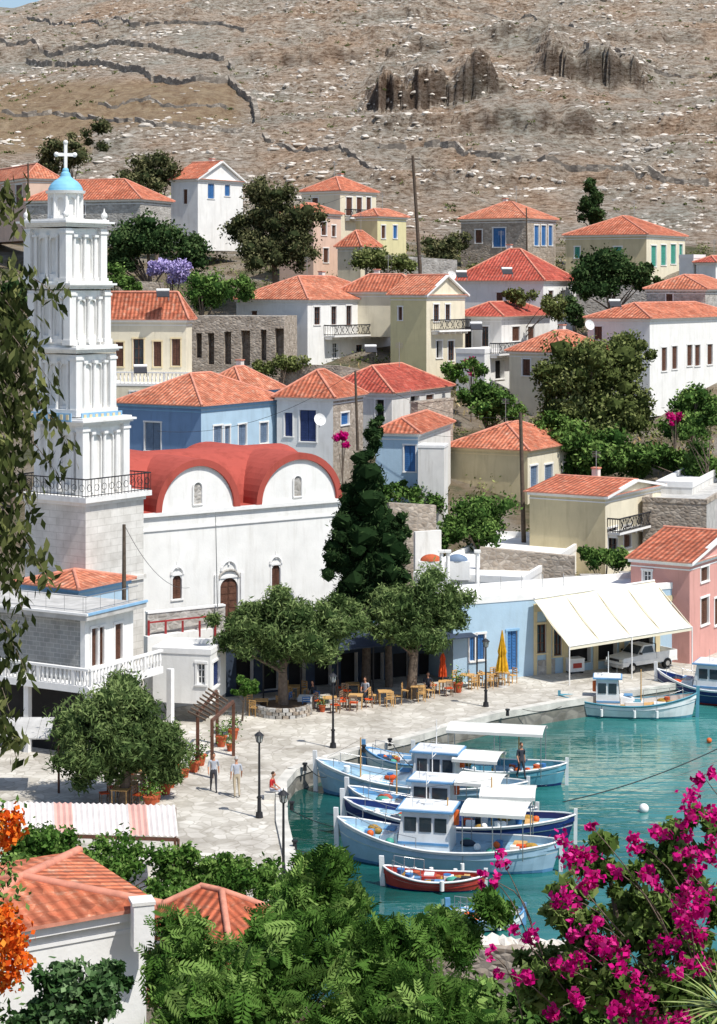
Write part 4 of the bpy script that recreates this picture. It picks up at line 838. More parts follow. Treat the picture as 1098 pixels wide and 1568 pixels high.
fl=[(862,1300,20),(880,1335,24),(868,1375,18),(900,1318,16),(1082,1195,14),(1062,1232,20),(1088,1240,16),(1050,1262,16),(975,1290,14),(1010,1275,14),(940,1330,10),(985,1335,10),(880,1450,22),(915,1455,20),(860,1480,16),(1035,1395,24),(1062,1420,28),(1080,1380,22),(1060,1340,18),(1090,1310,16),(960,1490,20),(1000,1520,26),(985,1550,26),(1040,1545,22),(930,1440,12),(815,1440,14),(790,1425,9),(770,1320,10),(755,1345,8),(740,1345,7),(850,1550,12),(800,1500,14),(1075,1480,20),(950,1545,18),(890,1530,14),(760,1490,8),(750,1460,7),(1020,1450,20),(1045,1300,12),(905,1265,7),(915,1415,10),(1005,1350,9),(1035,1490,16)]
pos=[];sh=[]
mbs=MB()
for j,(px,py,r) in enumerate(fl):
    for sub in range(3):
        d=13.2+random.uniform(-.2,.4); c=P(px+random.gauss(0,r*.55),py+random.gauss(0,r*.6),d); rr=r*d/F*.62
        for i in range(int(r*1.5)):
            v=Vector((random.gauss(0,1),random.gauss(0,1),random.gauss(0,1)))*rr*.55; pos.append(tuple(c+v)); sh.append(.45+random.gauss(0,.24)+v.z/rr*.12)
    c=P(px,py,13.3)
    if j%2 and r>12: continue
    q=P(px+random.uniform(40,130),min(1560,py+random.uniform(90,170)),13.6)
    prev=c; off=Vector((random.uniform(-.1,.1),0,random.uniform(.02,.12)))
    for s in(.2,.4,.6,.8,1.0):
        nx=c.lerp(q,s)+off*math.sin(math.pi*s); mbs.cyl(prev,nx,.002+.003*s,.003+.003*s,BARK,5); prev=nx
pos=np.array(pos); leafobj('flowers',pos,rng.uniform(.035,.06,len(pos)),np.array(sh),F_MAG,LEAF*np.array([1,1.4,1]),None,e,(2.3,13.9,17.0)); mbs.obj('stems',e,(2.3,13.9,17.0))
e=root('orange_trumpet_vine',P(0,1480,11)); pos=[];sh=[];gp=[]
for (px,py,r) in((8,1255,16),(22,1275,14),(5,1290,14),(28,1250,9),(5,1430,26),(25,1425,18),(12,1465,26),(30,1480,18),(5,1500,20),(22,1450,20),(8,1400,14)):
    c=P(px,py,11); rr=r*11/F
    for i in range(int(r*6)): pos.append(tuple(c+Vector((random.gauss(0,1),random.gauss(0,1),random.gauss(0,1)))*rr*.55)); sh.append(random.random())
for i in range(700): gp.append(tuple(P(random.gauss(-12,22),random.uniform(1220,1568),11.2)))
pos=np.array(pos); leafobj('flowers',pos,rng.uniform(.025,.05,len(pos)),np.array(sh),F_ORG,LEAF*np.array([1,1.4,1]),None,e,P(0,1480,11)); gp=np.array(gp); leafobj('leaves',gp,.05*np.ones(len(gp)),rng.random(len(gp)),F_GR,LEAF,None,e,P(0,1480,11))
F_LE=foliage('foliage_olive_near',(.015,.022,.008),(.07,.09,.028),(.26,.27,.10),.3); e=root('overhanging_gum_tree',P(-150,1100,9)); pos=[];dirs=[];sh=[]; mb=MB()
mb.cyl(P(-260,1900,9.3),P(-190,900,9.2),.12,.08,BARK,10); mb.cyl(P(-190,900,9.2),P(-120,430,9.1),.08,.03,BARK,8)
for (x0,y0,x1,y1) in((-60,470,60,520),(-60,450,95,470),(-50,520,80,600),(-60,540,110,700),(-60,600,40,690),(-60,640,90,740),(-40,700,50,800),(-60,760,75,900),(-60,800,40,960),(-60,850,30,900),(-60,930,40,1040),(-60,1040,25,1170),(-60,980,15,1100),(-60,500,20,560),(-60,560,30,640),(-60,340,35,320),(-60,320,25,355),(-60,600,10,650),(-60,640,20,720),(-60,1110,30,1160),(-60,520,45,560),(-60,580,60,630),(-60,480,30,500),(-60,680,30,760),(-60,860,70,880),(-60,740,20,830),(-60,540,30,580),(-60,620,50,660),(-60,700,15,740),(-60,460,15,520)):
    a=P(x0,y0-30,9.1);b=P(x1,y1,8.9+random.uniform(-.2,.3)); prev=a; n=14
    for k in range(1,n+1):
        s=k/n; c=a.lerp(b,s)+Z*(.10*math.sin(math.pi*s*.9)); mb.cyl(prev,c,.005*(1.2-s),.005*(1.15-s)+.001,BARK,4); prev=c
        if s>.3:
            s0=random.random()
            for q in range(7): pos.append(tuple(c+Vector((random.gauss(0,.035),random.gauss(0,.06),random.gauss(-.02,.035)))));dirs.append((random.gauss(0,.5),random.gauss(0,.4),-1)); sh.append(s0*.6+random.random()*.4)
mb.obj('branches',e,P(-150,1100,9)); pos=np.array(pos); leafobj('leaves',pos,rng.uniform(.05,.085,len(pos)),np.array(sh),F_LE,LEAF*np.array([1,.8,1]),align(np.array(dirs),.3),e,P(-150,1100,9))
e=root('yucca_plant',P(1100,1560,10)); c0=P(1110,1545,10); mb=MB(); FY=M('yucca_leaf',(.30,.36,.12),.6,.3,8)
for i in range(60):
    a=random.uniform(0,6.28); el=random.uniform(-.2,1.4); dv=Vector((math.cos(a)*math.cos(el),math.sin(a)*math.cos(el)*.6,math.sin(el))); L=random.uniform(.22,.38); sd=dv.cross(Z).normalized()*.008
    t=c0+dv*L-Z*.03; m_=c0+dv*L*.5; mb.face([c0-sd,c0+sd,m_+sd*1.3,m_-sd*1.3],FY); mb.face([m_-sd*1.3,m_+sd*1.3,t],FY)
mb.cyl(c0-Z*1.5,c0,.05,.04,BARK,8); mb.obj('leaves',e,P(1100,1560,10))
# ---------------------------------------------------------------- boats
def boat(name,bowpx,bowpy,stpx,stpy,B=2.4,H=.95,hull=BW,stripe=BB,deck=BDECK,cabin=None,canopy=None,mast=True,bottom=BR,double=True,extra=()):
    bw=G(bowpx,bowpy,-1.0); stn=G(stpx,stpy,-1.0); L=(bw-stn).length; ang=math.atan2(bw.y-stn.y,bw.x-stn.x); ctr=(bw+stn)/2
    p={'hull':MB(),'deck':MB(),'cabin':MB(),'rigging':MB(),'gear':MB()}; K=22; rings=[]
    def hb(s): 
        if double: return B/2*max(0,1-abs(2*s-1)**2.5)**.75
        return B/2*(.78+.22*min(1,s/.4)) if s<.4 else B/2*max(0,1-((s-.4)/.6)**2.3)**.85
    def sz(s): return H*(.72+.62*max(0,2*s-1)**2+.30*max(0,1-2*s)**2)
    lev=[(-.35,.45),(0.02,.80),(.12,.86),(.38,.93),(.62,.98),(.66,1.03),(.86,1.03),(.9,1.08),(1,1.08)]; lm=[bottom,bottom,hull,hull,stripe,hull,hull,stripe]
    for i in range(K+1):
        s=i/K; h=sz(s); b_=hb(s); x=(s-.5)*L; r=[]
        for f,g in lev:
            z=f*h if f>0 else f
            ov=(f-.3)*.12*L*.35*( (2*s-1)**3 ) if f>0 else -(2*s-1)**3*.02*L
            r.append((x+ov,b_*g,z))
        rings.append(r)
    for i in range(K):
        for j in range(len(lev)-1):
            a,b_,c_,d_=rings[i][j],rings[i+1][j],rings[i+1][j+1],rings[i][j+1]
            p['hull'].face([a,b_,c_,d_],lm[j],sm=True); p['hull'].face([(v[0],-v[1],v[2]) for v in(a,b_,c_,d_)],lm[j],sm=True)
    for i in range(K):
        for sg in(1,-1):
            a,b_=rings[i][-1],rings[i+1][-1]; p['hull'].cyl((a[0],sg*a[1],a[2]),(b_[0],sg*b_[1],b_[2]),.045,.045,stripe if hull is not BN else BW,6)
            i0,i1=(a[0],sg*a[1]*.93,a[2]),(b_[0],sg*b_[1]*.93,b_[2]); dz=lambda v:(v[0],v[1]*.97,v[2]-.28)
            p['deck'].face([i0,i1,dz(i1),dz(i0)],hull)
        a,b_=rings[i][-1],rings[i+1][-1]
        p['deck'].face([(a[0],a[1]*.91,a[2]-.27),(b_[0],b_[1]*.91,b_[2]-.27),(b_[0],-b_[1]*.91,b_[2]-.27),(a[0],-a[1]*.91,a[2]-.27)],deck)
    if not double:
        r=rings[0]; p['hull'].face([(v[0],v[1],v[2]) for v in r]+[(v[0],-v[1],v[2]) for v in r[::-1]],hull)
    t=rings[-1][-1]; p['hull'].boxv((t[0]-.12,-.06,-.2),(.0,.12,0),(.2,0,0),(.06,0,t[2]+.6),stripe)
    if double: t=rings[0][-1]; p['hull'].boxv((t[0]-.05,-.05,-.2),(0,.1,0),(.16,0,0),(-.02,0,t[2]+.45),stripe)
    dk=H*.72-.27
    p['gear'].box(-L*.02,-B*.22,dk,L*.12,B*.22,dk+.35,hull); p['gear'].box(.0,-B*.15,dk+.352,L*.1,B*.15,dk+.4,stripe)
    p['deck'].box(L*.2,-B*.2,dk-.02,L*.3,B*.2,dk+.28,BW); p['deck'].box(-L*.36,-B*.3,dk,-L*.3,B*.3,dk+.3,STRAW)
    if cabin:
        cx_,cl,cw,ch=cabin; cx_=(cx_-.5)*L; z=dk-.02; c=p['cabin']
        f=cl/2; w=cw/2
        c.hexa([(cx_-f,-w,z),(cx_+f,-w,z),(cx_+f,w,z),(cx_-f,w,z),(cx_-f,-w*.93,z+ch),(cx_+f*.8,-w*.93,z+ch),(cx_+f*.8,w*.93,z+ch),(cx_-f,w*.93,z+ch)],BW)
        c.box(cx_-f-.18,-w-.1,z+ch+.002,cx_+f*.8+.25,w+.1,z+ch+.08,BB)
        c.box(cx_-f-.12,-w-.02,z+ch+.082,cx_+f*.8+.15,w+.02,z+ch+.12,BW)
        c.box(cx_-f+.02,-w-.015,z+.35,cx_+f*.95,w+.015,z+.45,BB)
        n=max(2,int(cl/.7))
        for i in range(n):
            for sg in(-1,1):
                x0=cx_-f+.12+i*(cl*.86)/n; yy=sg*(w*.965)
                c.box(x0,yy-.03 if sg<0 else yy-.02,z+ch*.52,x0+cl*.86/n-.14,yy+.02 if sg<0 else yy+.03,z+ch*.86,GLASS)
        for i in(-1,0,1): c.boxv((cx_+f*.9-.0,i*w*.6-w*.24,z+ch*.5),(0,w*.48,0),(.03,0,0),(-f*.08,0,ch*.36),GLASS)
        c.hexa([(cx_+f,-w*.8,z),(cx_+f+.9,-w*.5,z),(cx_+f+.9,w*.5,z),(cx_+f,w*.8,z),(cx_+f,-w*.8,z+ch*.42),(cx_+f+.8,-w*.5,z+ch*.3),(cx_+f+.8,w*.5,z+ch*.3),(cx_+f,w*.8,z+ch*.42)],BW)
        c.box(cx_+f+.2,-w*.3,z+ch*.40,cx_+f+.7,w*.3,z+ch*.45,BB)
        c.cyl((cx_,0,z+ch),(cx_,0,z+ch+1.5),.03,.02,WTRIM,6); c.cyl((cx_-.1,-.3,z+ch+1.1),(cx_-.1,.3,z+ch+1.1),.02,.02,WTRIM,5); c.box(cx_-.35,-.2,z+ch+.12,cx_+.05,.2,z+ch+.24,BW)
        c.cyl((cx_+.5,w*.6,z+ch),(cx_+.5,w*.6,z+ch+.9),.012,.01,CHROME,4); c.cyl((cx_-f-.05,-w*.5,z+ch*.9),(cx_-f-.05,-w*.5,z+ch*.55),.16,.16,OFLOAT,10)
    if canopy:
        c0,c1,chh=canopy; x0,x1=(c0-.5)*L,(c1-.5)*L; z=dk+chh; w=B*.42; r=p['rigging']
        nn=8; mx=6
        for i in range(nn):
            for j in range(mx):
                xa,xb=x0+(x1-x0)*j/mx,x0+(x1-x0)*(j+1)/mx
                y0,y1=-w+2*w*i/nn,-w+2*w*(i+1)/nn; zz=lambda x,y:z+.16*(1-(y/w)**2)-.05*abs(math.sin(math.pi*2*(x-x0)/(x1-x0)))
                p4=[(xa,y0,zz(xa,y0)),(xb,y0,zz(xb,y0)),(xb,y1,zz(xb,y1)),(xa,y1,zz(xa,y1))]; r.face([(a,b,c_+.02) for a,b,c_ in p4],BCAN,sm=True)
        for sg in(-1,1): r.face([(x0,sg*w,z+.02),(x1,sg*w,z+.02),(x1,sg*w,z-.12),(x0,sg*w,z-.12)],BCAN)
        for x in(x0+.1,(x0+x1)/2,x1-.1):
            for y in(-w+.05,w-.05): r.cyl((x,y,dk),(x,y,z+.03),.025,.025,CHROME,6)
    if mast:
        r=p['rigging']; x=(mast-.5)*L; r.cyl((x,0,dk),(x,0,dk+2.2),.045,.03,STRAW,7); r.cyl((x,0,dk+2.1),(L*.47,0,sz(1)+.1),.008,.008,IRON,4)
    g=p['gear']
    for i in range(20):
        s=random.uniform(.1,.88); y=random.uniform(-.6,.6)*hb(s); k=random.choice([0,0,1,2,3]); x=(s-.5)*L; z=sz(s)-.26
        if k==0: g.sph((x,y,z+.1),(random.uniform(.2,.4),.22,.16),random.choice([NET,NET,ORANGE,GREENW,DNAVY]),8,5)
        elif k==1: g.box(x,y,z,x+.4,y+.3,z+.25,random.choice([BB,ORANGE,FLOAT,STRAW,IRON]))
        elif k==2: g.cyl((x,y,z),(x,y,z+.3),.14,.17,random.choice([BLUEW,FLOAT,POT]),8)
        else: g.sph((x,y,z+.15),.16,random.choice([FLOAT,OFLOAT]),8,6)
    for s,sg in((.3,-1),(.55,-1),(.72,-1),(.4,1)):
        y=sg*(hb(s)*1.08+.1); x=(s-.5)*L; g.cyl((x,y,.15),(x,y,.55),.09,.09,FLOAT,8); g.cyl((x,y,.5),(x,sg*hb(s),sz(s)),.012,.012,IRON,4)
    for sg in(1,-1):
        pr=None
        for s in(.62,.72,.82,.92):
            q=Vector(((s-.5)*L,sg*hb(s)*1.0,sz(s))); g.cyl(q,q+Z*.45,.015,.015,CHROME,5)
            if pr: g.cyl(pr+Z*.45,q+Z*.45,.015,.015,CHROME,5)
            pr=q
    return group(name,(ctr.x,ctr.y,-1.0),p,ang,True)
boat('fishing_boat',525,1312,850,1334,2.9,1.3,BLT,BW,BDECK,(.60,2.3,1.7,1.75),(.12,.42,1.9),.5,BB)
boat('fishing_boat',535,1280,872,1292,2.7,1.3,BN,BW,BDECK,None,(.15,.4,1.6),.35,BR)
boat('fishing_boat',540,1254,815,1275,2.6,1.15,BB,BW,BDECK,(.55,2.0,1.5,1.6),(.15,.4,1.75),.75,BN)
boat('fishing_boat',492,1212,800,1235,2.6,1.2,BLT,BW,BDECK,(.42,2.2,1.6,1.85),(.1,.32,1.7),.8,BB)
boat('fishing_boat',562,1180,700,1186,2.0,.9,BW,BB,BDECK,None,None,False,BR)
boat('fishing_boat',640,1190,862,1202,2.5,1.1,BT,BW,BDECK,None,(.12,.78,2.15),.3,BN)
boat('fishing_boat',1062,1098,862,1092,2.3,1.05,BW,BT,STRAW,(.35,1.4,1.3,1.7),None,.6,BT)
boat('motor_boat',1010,1068,1180,1082,2.6,1.3,BN,BW,BDECK,(.45,3.0,1.9,1.7),None,False,BR,False)
boat('rowing_boat',590,1356,740,1362,1.5,.62,BR,BW,BR,None,None,False,BN)
boat('rowing_boat',690,1422,800,1416,1.5,.6,BW,BB,BDECK,None,None,False,BN)
mb=MB()
for px,py,m_ in((714,1332,FLOAT),(757,1325,FLOAT),(600,1318,FLOAT),(1086,1138,OFLOAT),(986,1243,FLOAT)):
    q=G(px,py,-1.0); mb.sph((q.x,q.y,-.85),.24 if m_ is FLOAT else .15,m_,12,8)
mb.obj('mooring_buoys',None,G(714,1332,-1))
mb=MB()
def rope(a,b,sag=.5,r=.02,n=12,mat=IRON):
    pr=a
    for k in range(1,n+1):
        s=k/n; q=a.lerp(b,s)-Z*sag*4*s*(1-s); mb.cyl(pr,q,r,r,mat,4); pr=q
rope(P(862,1228,92),P(1150,1120,104),.4,.025)
for px,py,qx,qy in((500,1190,470,1172),(545,1270,445,1240),(530,1300,450,1300),(640,1180,600,1137),(860,1082,800,1086)): 
    a=G(px,py,.2); b=G(qx,qy,.15); rope(a,b,.2,.02,6)
mb.obj('mooring_ropes',None,P(862,1228,92))
mb=MB()
for px,py in((470,1180),(600,1142),(560,1152),(780,1096),(450,1240),(455,1300)): q=G(px,py); q.x-=.1; mb.cyl(q,q+Z*.3,.1,.08,IRON,8); mb.cyl(q+Z*.3,q+Z*.38,.13,.13,IRON,8)
mb.obj('mooring_bollards',None,G(600,1142))
# ---------------------------------------------------------------- street lamps & poles
GL=M('lamp_glass',(.6,.6,.55),.3,.05,4)
def lamp(px,pyb,h=3.9):
    b=G(px,pyb); mb=MB(); mb.cyl((0,0,0),(0,0,.25),.18,.15,IRON,10); mb.cyl((0,0,.25),(0,0,.9),.095,.08,IRON,8); mb.cyl((0,0,.9),(0,0,h-.55),.06,.045,IRON,8); mb.cyl((0,0,.88),(0,0,.95),.11,.11,IRON,8)
    hd=MB(); z=h-.55; hd.cyl((0,0,z),(0,0,z+.06),.06,.14,IRON,6); hd.cyl((0,0,z+.06),(0,0,z+.36),.11,.17,GL,6,False)
    for i in range(6):
        t=math.pi/3*i; hd.cyl((.12*math.cos(t),.12*math.sin(t),z+.06),(.18*math.cos(t),.18*math.sin(t),z+.37),.02,.02,IRON,4)
    hd.cyl((0,0,z+.36),(0,0,z+.5),.25,.08,IRON,6); hd.cyl((0,0,z+.5),(0,0,z+.6),.03,.01,IRON,6)
    group('street_lamp',b,{'post':mb,'lantern':hd},0,True)
lamp(397,1252);lamp(510,1145);lamp(744,1082);lamp(434,1368,4.1)
PW=M('pole_wood',(.10,.075,.055),.9,.3,5,.5)
def pole(x0,y0,x1,y1,d,r=.14,arm=True,wires=()):
    a=P(x0,y0,d);b=P(x1,y1,d); mb=MB(); mb.cyl(a-Z*1.5,b,r*1.1,r*.75,PW,8)
    if arm: mb.box(b.x-.8,b.y-.05,b.z-.45,b.x+.8,b.y+.05,b.z-.33,PW); [mb.cyl((b.x+o,b.y,b.z-.33),(b.x+o,b.y,b.z-.15),.05,.04,GL,6) for o in(-.7,0,.7)]
    mb.obj('utility_pole',None,a); return b
p1=pole(645,418,632,238,212,.2); p2=pole(803,832,797,632,146,.17,False); p3=pole(548,660,544,568,150,.11,False); p4=pole(190,922,190,803,106,.12,False); p5=pole(44,345,43,250,225,.13,False); p6=pole(807,375,806,318,236,.1,False)
mb=MB(); rope(p2-Z*.3,P(640,660,158),.9,.018,14); rope(p2-Z*.3,p3,1.2,.018,14); rope(p4,P(290,900,117),1.0,.014,14); rope(p1-Z*.4,P(380,330,214),1.6,.018,14); rope(p1-Z*.4,P(850,330,236),1.6,.018,14); rope(p3,P(240,660,148),1.5,.02,16); mb.obj('overhead_wires',None,p2)
mb=MB(); a=P(333,935,113); b=P(330,784,113); mb.cyl(a,b,.035,.025,CHROME,6); mb.cyl(b+Vector((-.9,0,-.2)),b+Vector((.9,0,-.2)),.012,.012,CHROME,4)
for i in range(5): mb.cyl(b+Vector((-.8+i*.4,-.25,-.2)),b+Vector((-.8+i*.4,.25,-.2)),.01,.01,CHROME,4)
mb.obj('tv_antenna',None,a)
def dish(px,py,d,r=.5):
    c=P(px,py,d); mb=MB(); ax=Vector((.4,-.85,.35)).normalized(); a=ax.orthogonal().normalized(); b=ax.cross(a)
    for j in range(4):
        for i in range(14):
            f=lambda j,i:c+(a*math.cos(6.2832*i/14)+b*math.sin(6.2832*i/14))*r*j/4+ax*(.3*r*(j/4)**2); mb.face([f(j,i),f(j,i+1),f(j+1,i+1),f(j+1,i)],FLOAT,sm=True)
    mb.cyl(c,c+ax*r*.8,.015,.015,IRON,4); mb.cyl(c,c-Z*.6+Vector((0,.3,0)),.03,.03,CHROME,5); mb.obj('satellite_dish',None,c)
dish(489,643,153,.5);dish(691,422,205,.5);dish(902,498,184,.5);dish(558,900,121,.45)
SP=M('solar_panel',(.02,.022,.03),.5,.2,3)
def solar(px,py,d):
    c=P(px,py,d); mb=MB(); mb.boxv(c,(1.1,.3,0),(-.1,.55,.5),(0,-.03,.05),SP); mb.cyl(c+Vector((-.1,.6,.6)),c+Vector((1.0,.9,.6)),.15,.15,FLOAT,10); mb.boxv(c-Vector((0,0,.3)),(0.06,0,0),(0,.06,0),(0,0,.3),CHROME); mb.boxv(c+Vector((1.0,.3,-.3)),(0.06,0,0),(0,.06,0),(0,0,.3),CHROME); mb.obj('solar_water_heater',None,c)
solar(722,505,183);solar(560,540,186);solar(205,572,165);solar(935,470,186);solar(240,455,171);solar(700,385+40,200);solar(770,420,203)
# ---------------------------------------------------------------- street furniture
def chair(x,y,r,mat,seat=STRAW):
    mb=MB(); 
    for a in(-.2,.2):
        mb.box(a-.02,-.2,0,a+.02,-.16,.45,mat); mb.box(a-.02,.16,0,a+.02,.2,.9,mat)
    mb.box(-.22,-.22,.45,.22,.22,.49,seat); 
    for z in(.6,.72,.84): mb.box(-.18,.165,z,.18,.195,z+.06,mat)
    mb.obj('cafe_chair',None,(x,y,0),r,True)
def table(x,y,mat=STRAW,cloth=None):
    mb=MB(); mb.box(-.4,-.4,.71,.4,.4,.75,cloth or mat)
    for a in(-.34,.34):
        for b in(-.34,.34): mb.cyl((a,b,0),(a,b,.71),.03,.03,mat,6)
    if cloth: mb.box(-.41,-.41,.5,-.402,.41,.708,cloth); mb.box(-.41,-.412,.5,.41,-.403,.708,cloth)
    mb.obj('cafe_table',None,(x,y,0),random.uniform(-.3,.3),True)
for px,py,m_ in((468,1086,BLUEW),(505,1088,ORANGE),(545,1084,ORANGE),(590,1078,STRAW),(640,1070,STRAW),(682,1062,ORANGE),(715,1052,STRAW),(742,1050,STRAW),(770,1048,STRAW),(400,1092,STRAW),(450,1070,STRAW),(540,1066,ORANGE)):
    q=G(px,py); table(q.x,q.y,STRAW,W if m_ is BLUEW else None)
    for k in range(3):
        a=k*2.1+random.random(); chair(q.x+.75*math.cos(a),q.y+.75*math.sin(a),a-math.pi/2,m_ if m_ is not ORANGE else WOOD,m_)
def umbrella(px,py,h=3.1,mat=UMB,r=.28):
    b=G(px,py); mb=MB(); mb.cyl((0,0,0),(0,0,.1),.3,.28,GREY,12); mb.cyl((0,0,.1),(0,0,h),.03,.03,STRAW,6); n=10
    prof=[(.9,r*1.05),(1.2,r),(1.9,r*.62),(2.1,r*.75),(2.7,r*.4),(h-.05,.04)]
    if h<3: prof=[(.9,r*1.05),(1.2,r),(1.8,r*.62),(2.0,r*.72),(h-.05,.04)]
    vs=[];fs=[]
    for z,rr in prof:
        for i in range(2*n): t=math.pi*i/n; q=rr*(1 if i%2 else .62); vs.append((q*math.cos(t),q*math.sin(t),z+(0 if i%2 else .08)*(z<1)))
    for j in range(len(prof)-1):
        for i in range(2*n): fs.append((j*2*n+i,j*2*n+(i+1)%(2*n),(j+1)*2*n+(i+1)%(2*n),(j+1)*2*n+i))
    mb.mesh(vs,fs,mat); mb.obj('closed_umbrella',None,b,0,True)
umbrella(769,1052,3.4,UMB,.38);umbrella(678,1060,2.4,ORANGE,.25)
mb=MB(); c=G(434,1092); 
n=26
for i in range(n):
    for j in range(3):
        t=2*math.pi*(i+.5*(j%2))/n; dx,dy=math.cos(t),math.sin(t); h=Vector((-dy,dx,0)); o=Vector((c.x+dx*1.35,c.y+dy*1.35,j*.19)); mb.boxv(o-h*.155,h*.31,Vector((dx,dy,0))*.26,Z*.18,random.choice([GREY,STONEG,STONE]))
mb.cyl((c.x,c.y,0),(c.x,c.y,.5),1.33,1.33,M('soil',(.12,.08,.05),.95,.3,5),20); mb.obj('stone_tree_planter',None,c)
mb=MB()
pg=[G(322,1192),G(355,1158),G(300,1180),G(330,1140)]
for q in pg: mb.boxv(q,(.16,0,0),(0,.16,0),(0,0,2.7),BROWN)
mb.boxv(pg[0]+Z*2.7,pg[1]-pg[0],(.12,0,0),(0,0,.16),BROWN); mb.boxv(pg[2]+Z*2.7,pg[3]-pg[2],(.12,0,0),(0,0,.16),BROWN)
for i in range(8): s=i/7; a=pg[2].lerp(pg[3],s)+Z*2.86; b=pg[0].lerp(pg[1],s)+Z*2.86; mb.boxv(a-Vector((.4,0,0)),(b-a)*1.25,(0,.08,0),(0,0,.1),WOOD)
mb.obj('wooden_pergola',None,pg[0])
def pot(px,py,mat=F_BR,s=1,flower=None):
    q=G(px,py); e=root('potted_plant',q); mb=MB(); mb.cyl((0,0,0),(0,0,.4*s),.16*s,.24*s,POT,12); mb.cyl((0,0,.4*s),(0,0,.45*s),.27*s,.27*s,POT,12); mb.obj('pot',e,(0,0,0),0,True)
    n=160; d=rng.normal(size=(n,3))*np.array([.2,.2,.22])*s+np.array([0,0,.68*s]); leafobj('leaves',d,.12*s*np.ones(n),rng.random(n),mat,LEAF,None,e,(0,0,0))
for px,py in((240,1228),(252,1216),(262,1206),(272,1197),(283,1190),(295,1182),(305,1172),(340,1143),(357,1132),(232,1238),(495,1090),(350,1150),(700,1060)): pot(px+random.uniform(-3,3),py,random.choice([F_BR,F_GR,F_GR,F_BR]),random.uniform(.8,1.3))
for i in range(6): q=G(225+i*12,1232-i*9); table(q.x-1.2,q.y,STRAW); chair(q.x-.4,q.y,1.2,WOOD,ORANGE); chair(q.x-2,q.y+.3,-1.2,WOOD,ORANGE)
q=G(880,1030); mb=MB(); mb.box(-.5,-.35,.12,.5,.35,.85,BW); mb.box(-.52,-.37,.853,.52,.37,.93,FLOAT); mb.box(-.3,-.38,.35,.3,-.353,.65,BR); [mb.cyl((x,-.3,.07),(x,.3,.07),.07,.07,TYRE,8) for x in(-.4,.4)]; mb.obj('ice_cream_freezer',None,q,.4,True)
# pickup truck
q=G(982,1024); p={'body':MB(),'windows':MB(),'wheels':MB(),'lights':MB()}; b=p['body']
b.hexa([(-2.3,-.8,.45),(2.25,-.8,.45),(2.25,.8,.45),(-2.3,.8,.45),(-2.3,-.82,.72),(2.3,-.82,.72),(2.3,.82,.72),(-2.3,.82,.72)],BLOCKW)
b.hexa([(.75,-.8,.722),(2.25,-.78,.722),(2.25,.78,.722),(.75,.8,.722),(.85,-.78,1.05),(2.15,-.72,.95),(2.15,.72,.95),(.85,.78,1.05)],BLOCKW)
b.hexa([(-.55,-.8,.722),(.85,-.8,.722),(.85,.8,.722),(-.55,.8,.722),(-.55,-.8,1.08),(.95,-.78,1.06),(.95,.78,1.06),(-.55,.8,1.08)],BLOCKW)
b.hexa([(-.5,-.76,1.08),(.95,-.76,1.06),(.95,.76,1.06),(-.5,.76,1.08),(-.4,-.64,1.58),(.4,-.64,1.6),(.4,.64,1.6),(-.4,.64,1.58)],BLOCKW)
for y in(-.82,.76): b.box(-2.3,y,.722,-.57,y+.06,1.1,BLOCKW)
b.box(-2.32,-.76,.722,-2.26,.76,1.1,BLOCKW); b.box(-2.26,-.76,.723,-.57,.76,.76,GREY); b.box(-.62,-.76,.76,-.56,.76,1.1,BLOCKW)
for x in(-.62,): [b.cyl((x,y,1.1),(x,y,1.6),.025,.025,IRON,5) for y in(-.65,.65)]; b.cyl((x,-.65,1.6),(x,.65,1.6),.025,.025,IRON,5)
b.box(2.25,-.8,.38,2.36,.8,.55,GREY); b.box(-2.4,-.75,.4,-2.3,.75,.52,GREY)
w=p['windows']
w.hexa([(.93,-.66,1.12),(.98,-.66,1.12),(.98,.66,1.12),(.93,.66,1.12),(.46,-.56,1.54),(.51,-.56,1.54),(.51,.56,1.54),(.46,.56,1.54)],GLASS)
for s in(-1,1): w.hexa([(-.35,s*.755,1.13),(.72,s*.755,1.13),(.72,s*.73,1.13),(-.35,s*.73,1.13),(-.3,s*.665,1.52),(.35,s*.665,1.52),(.35,s*.64,1.52),(-.3,s*.64,1.52)],GLASS); w.box(.75,s*.8-.06,1.1,.87,s*.8+.12*(s),1.22,IRON)
w.box(-.5,-.5,1.15,-.47,.5,1.5,GLASS)
for x in(-1.45,1.5):
    for s in(-1,1): p['wheels'].cyl((x,s*.62,.33),(x,s*.85,.33),.33,.33,TYRE,18); p['wheels'].cyl((x,s*.83,.33),(x,s*.865,.33),.18,.16,CHROME,12)
for s in(-1,1): p['lights'].box(2.24,s*.6-.14,.74,2.29,s*.6+.14,.9,GL); p['lights'].box(-2.34,s*.68-.06,.75,-2.31,s*.68+.06,.95,BR)
p['lights'].box(2.24,-.42,.74,2.28,.42,.88,IRON)
group('pickup_truck',q,p,math.radians(215),True)
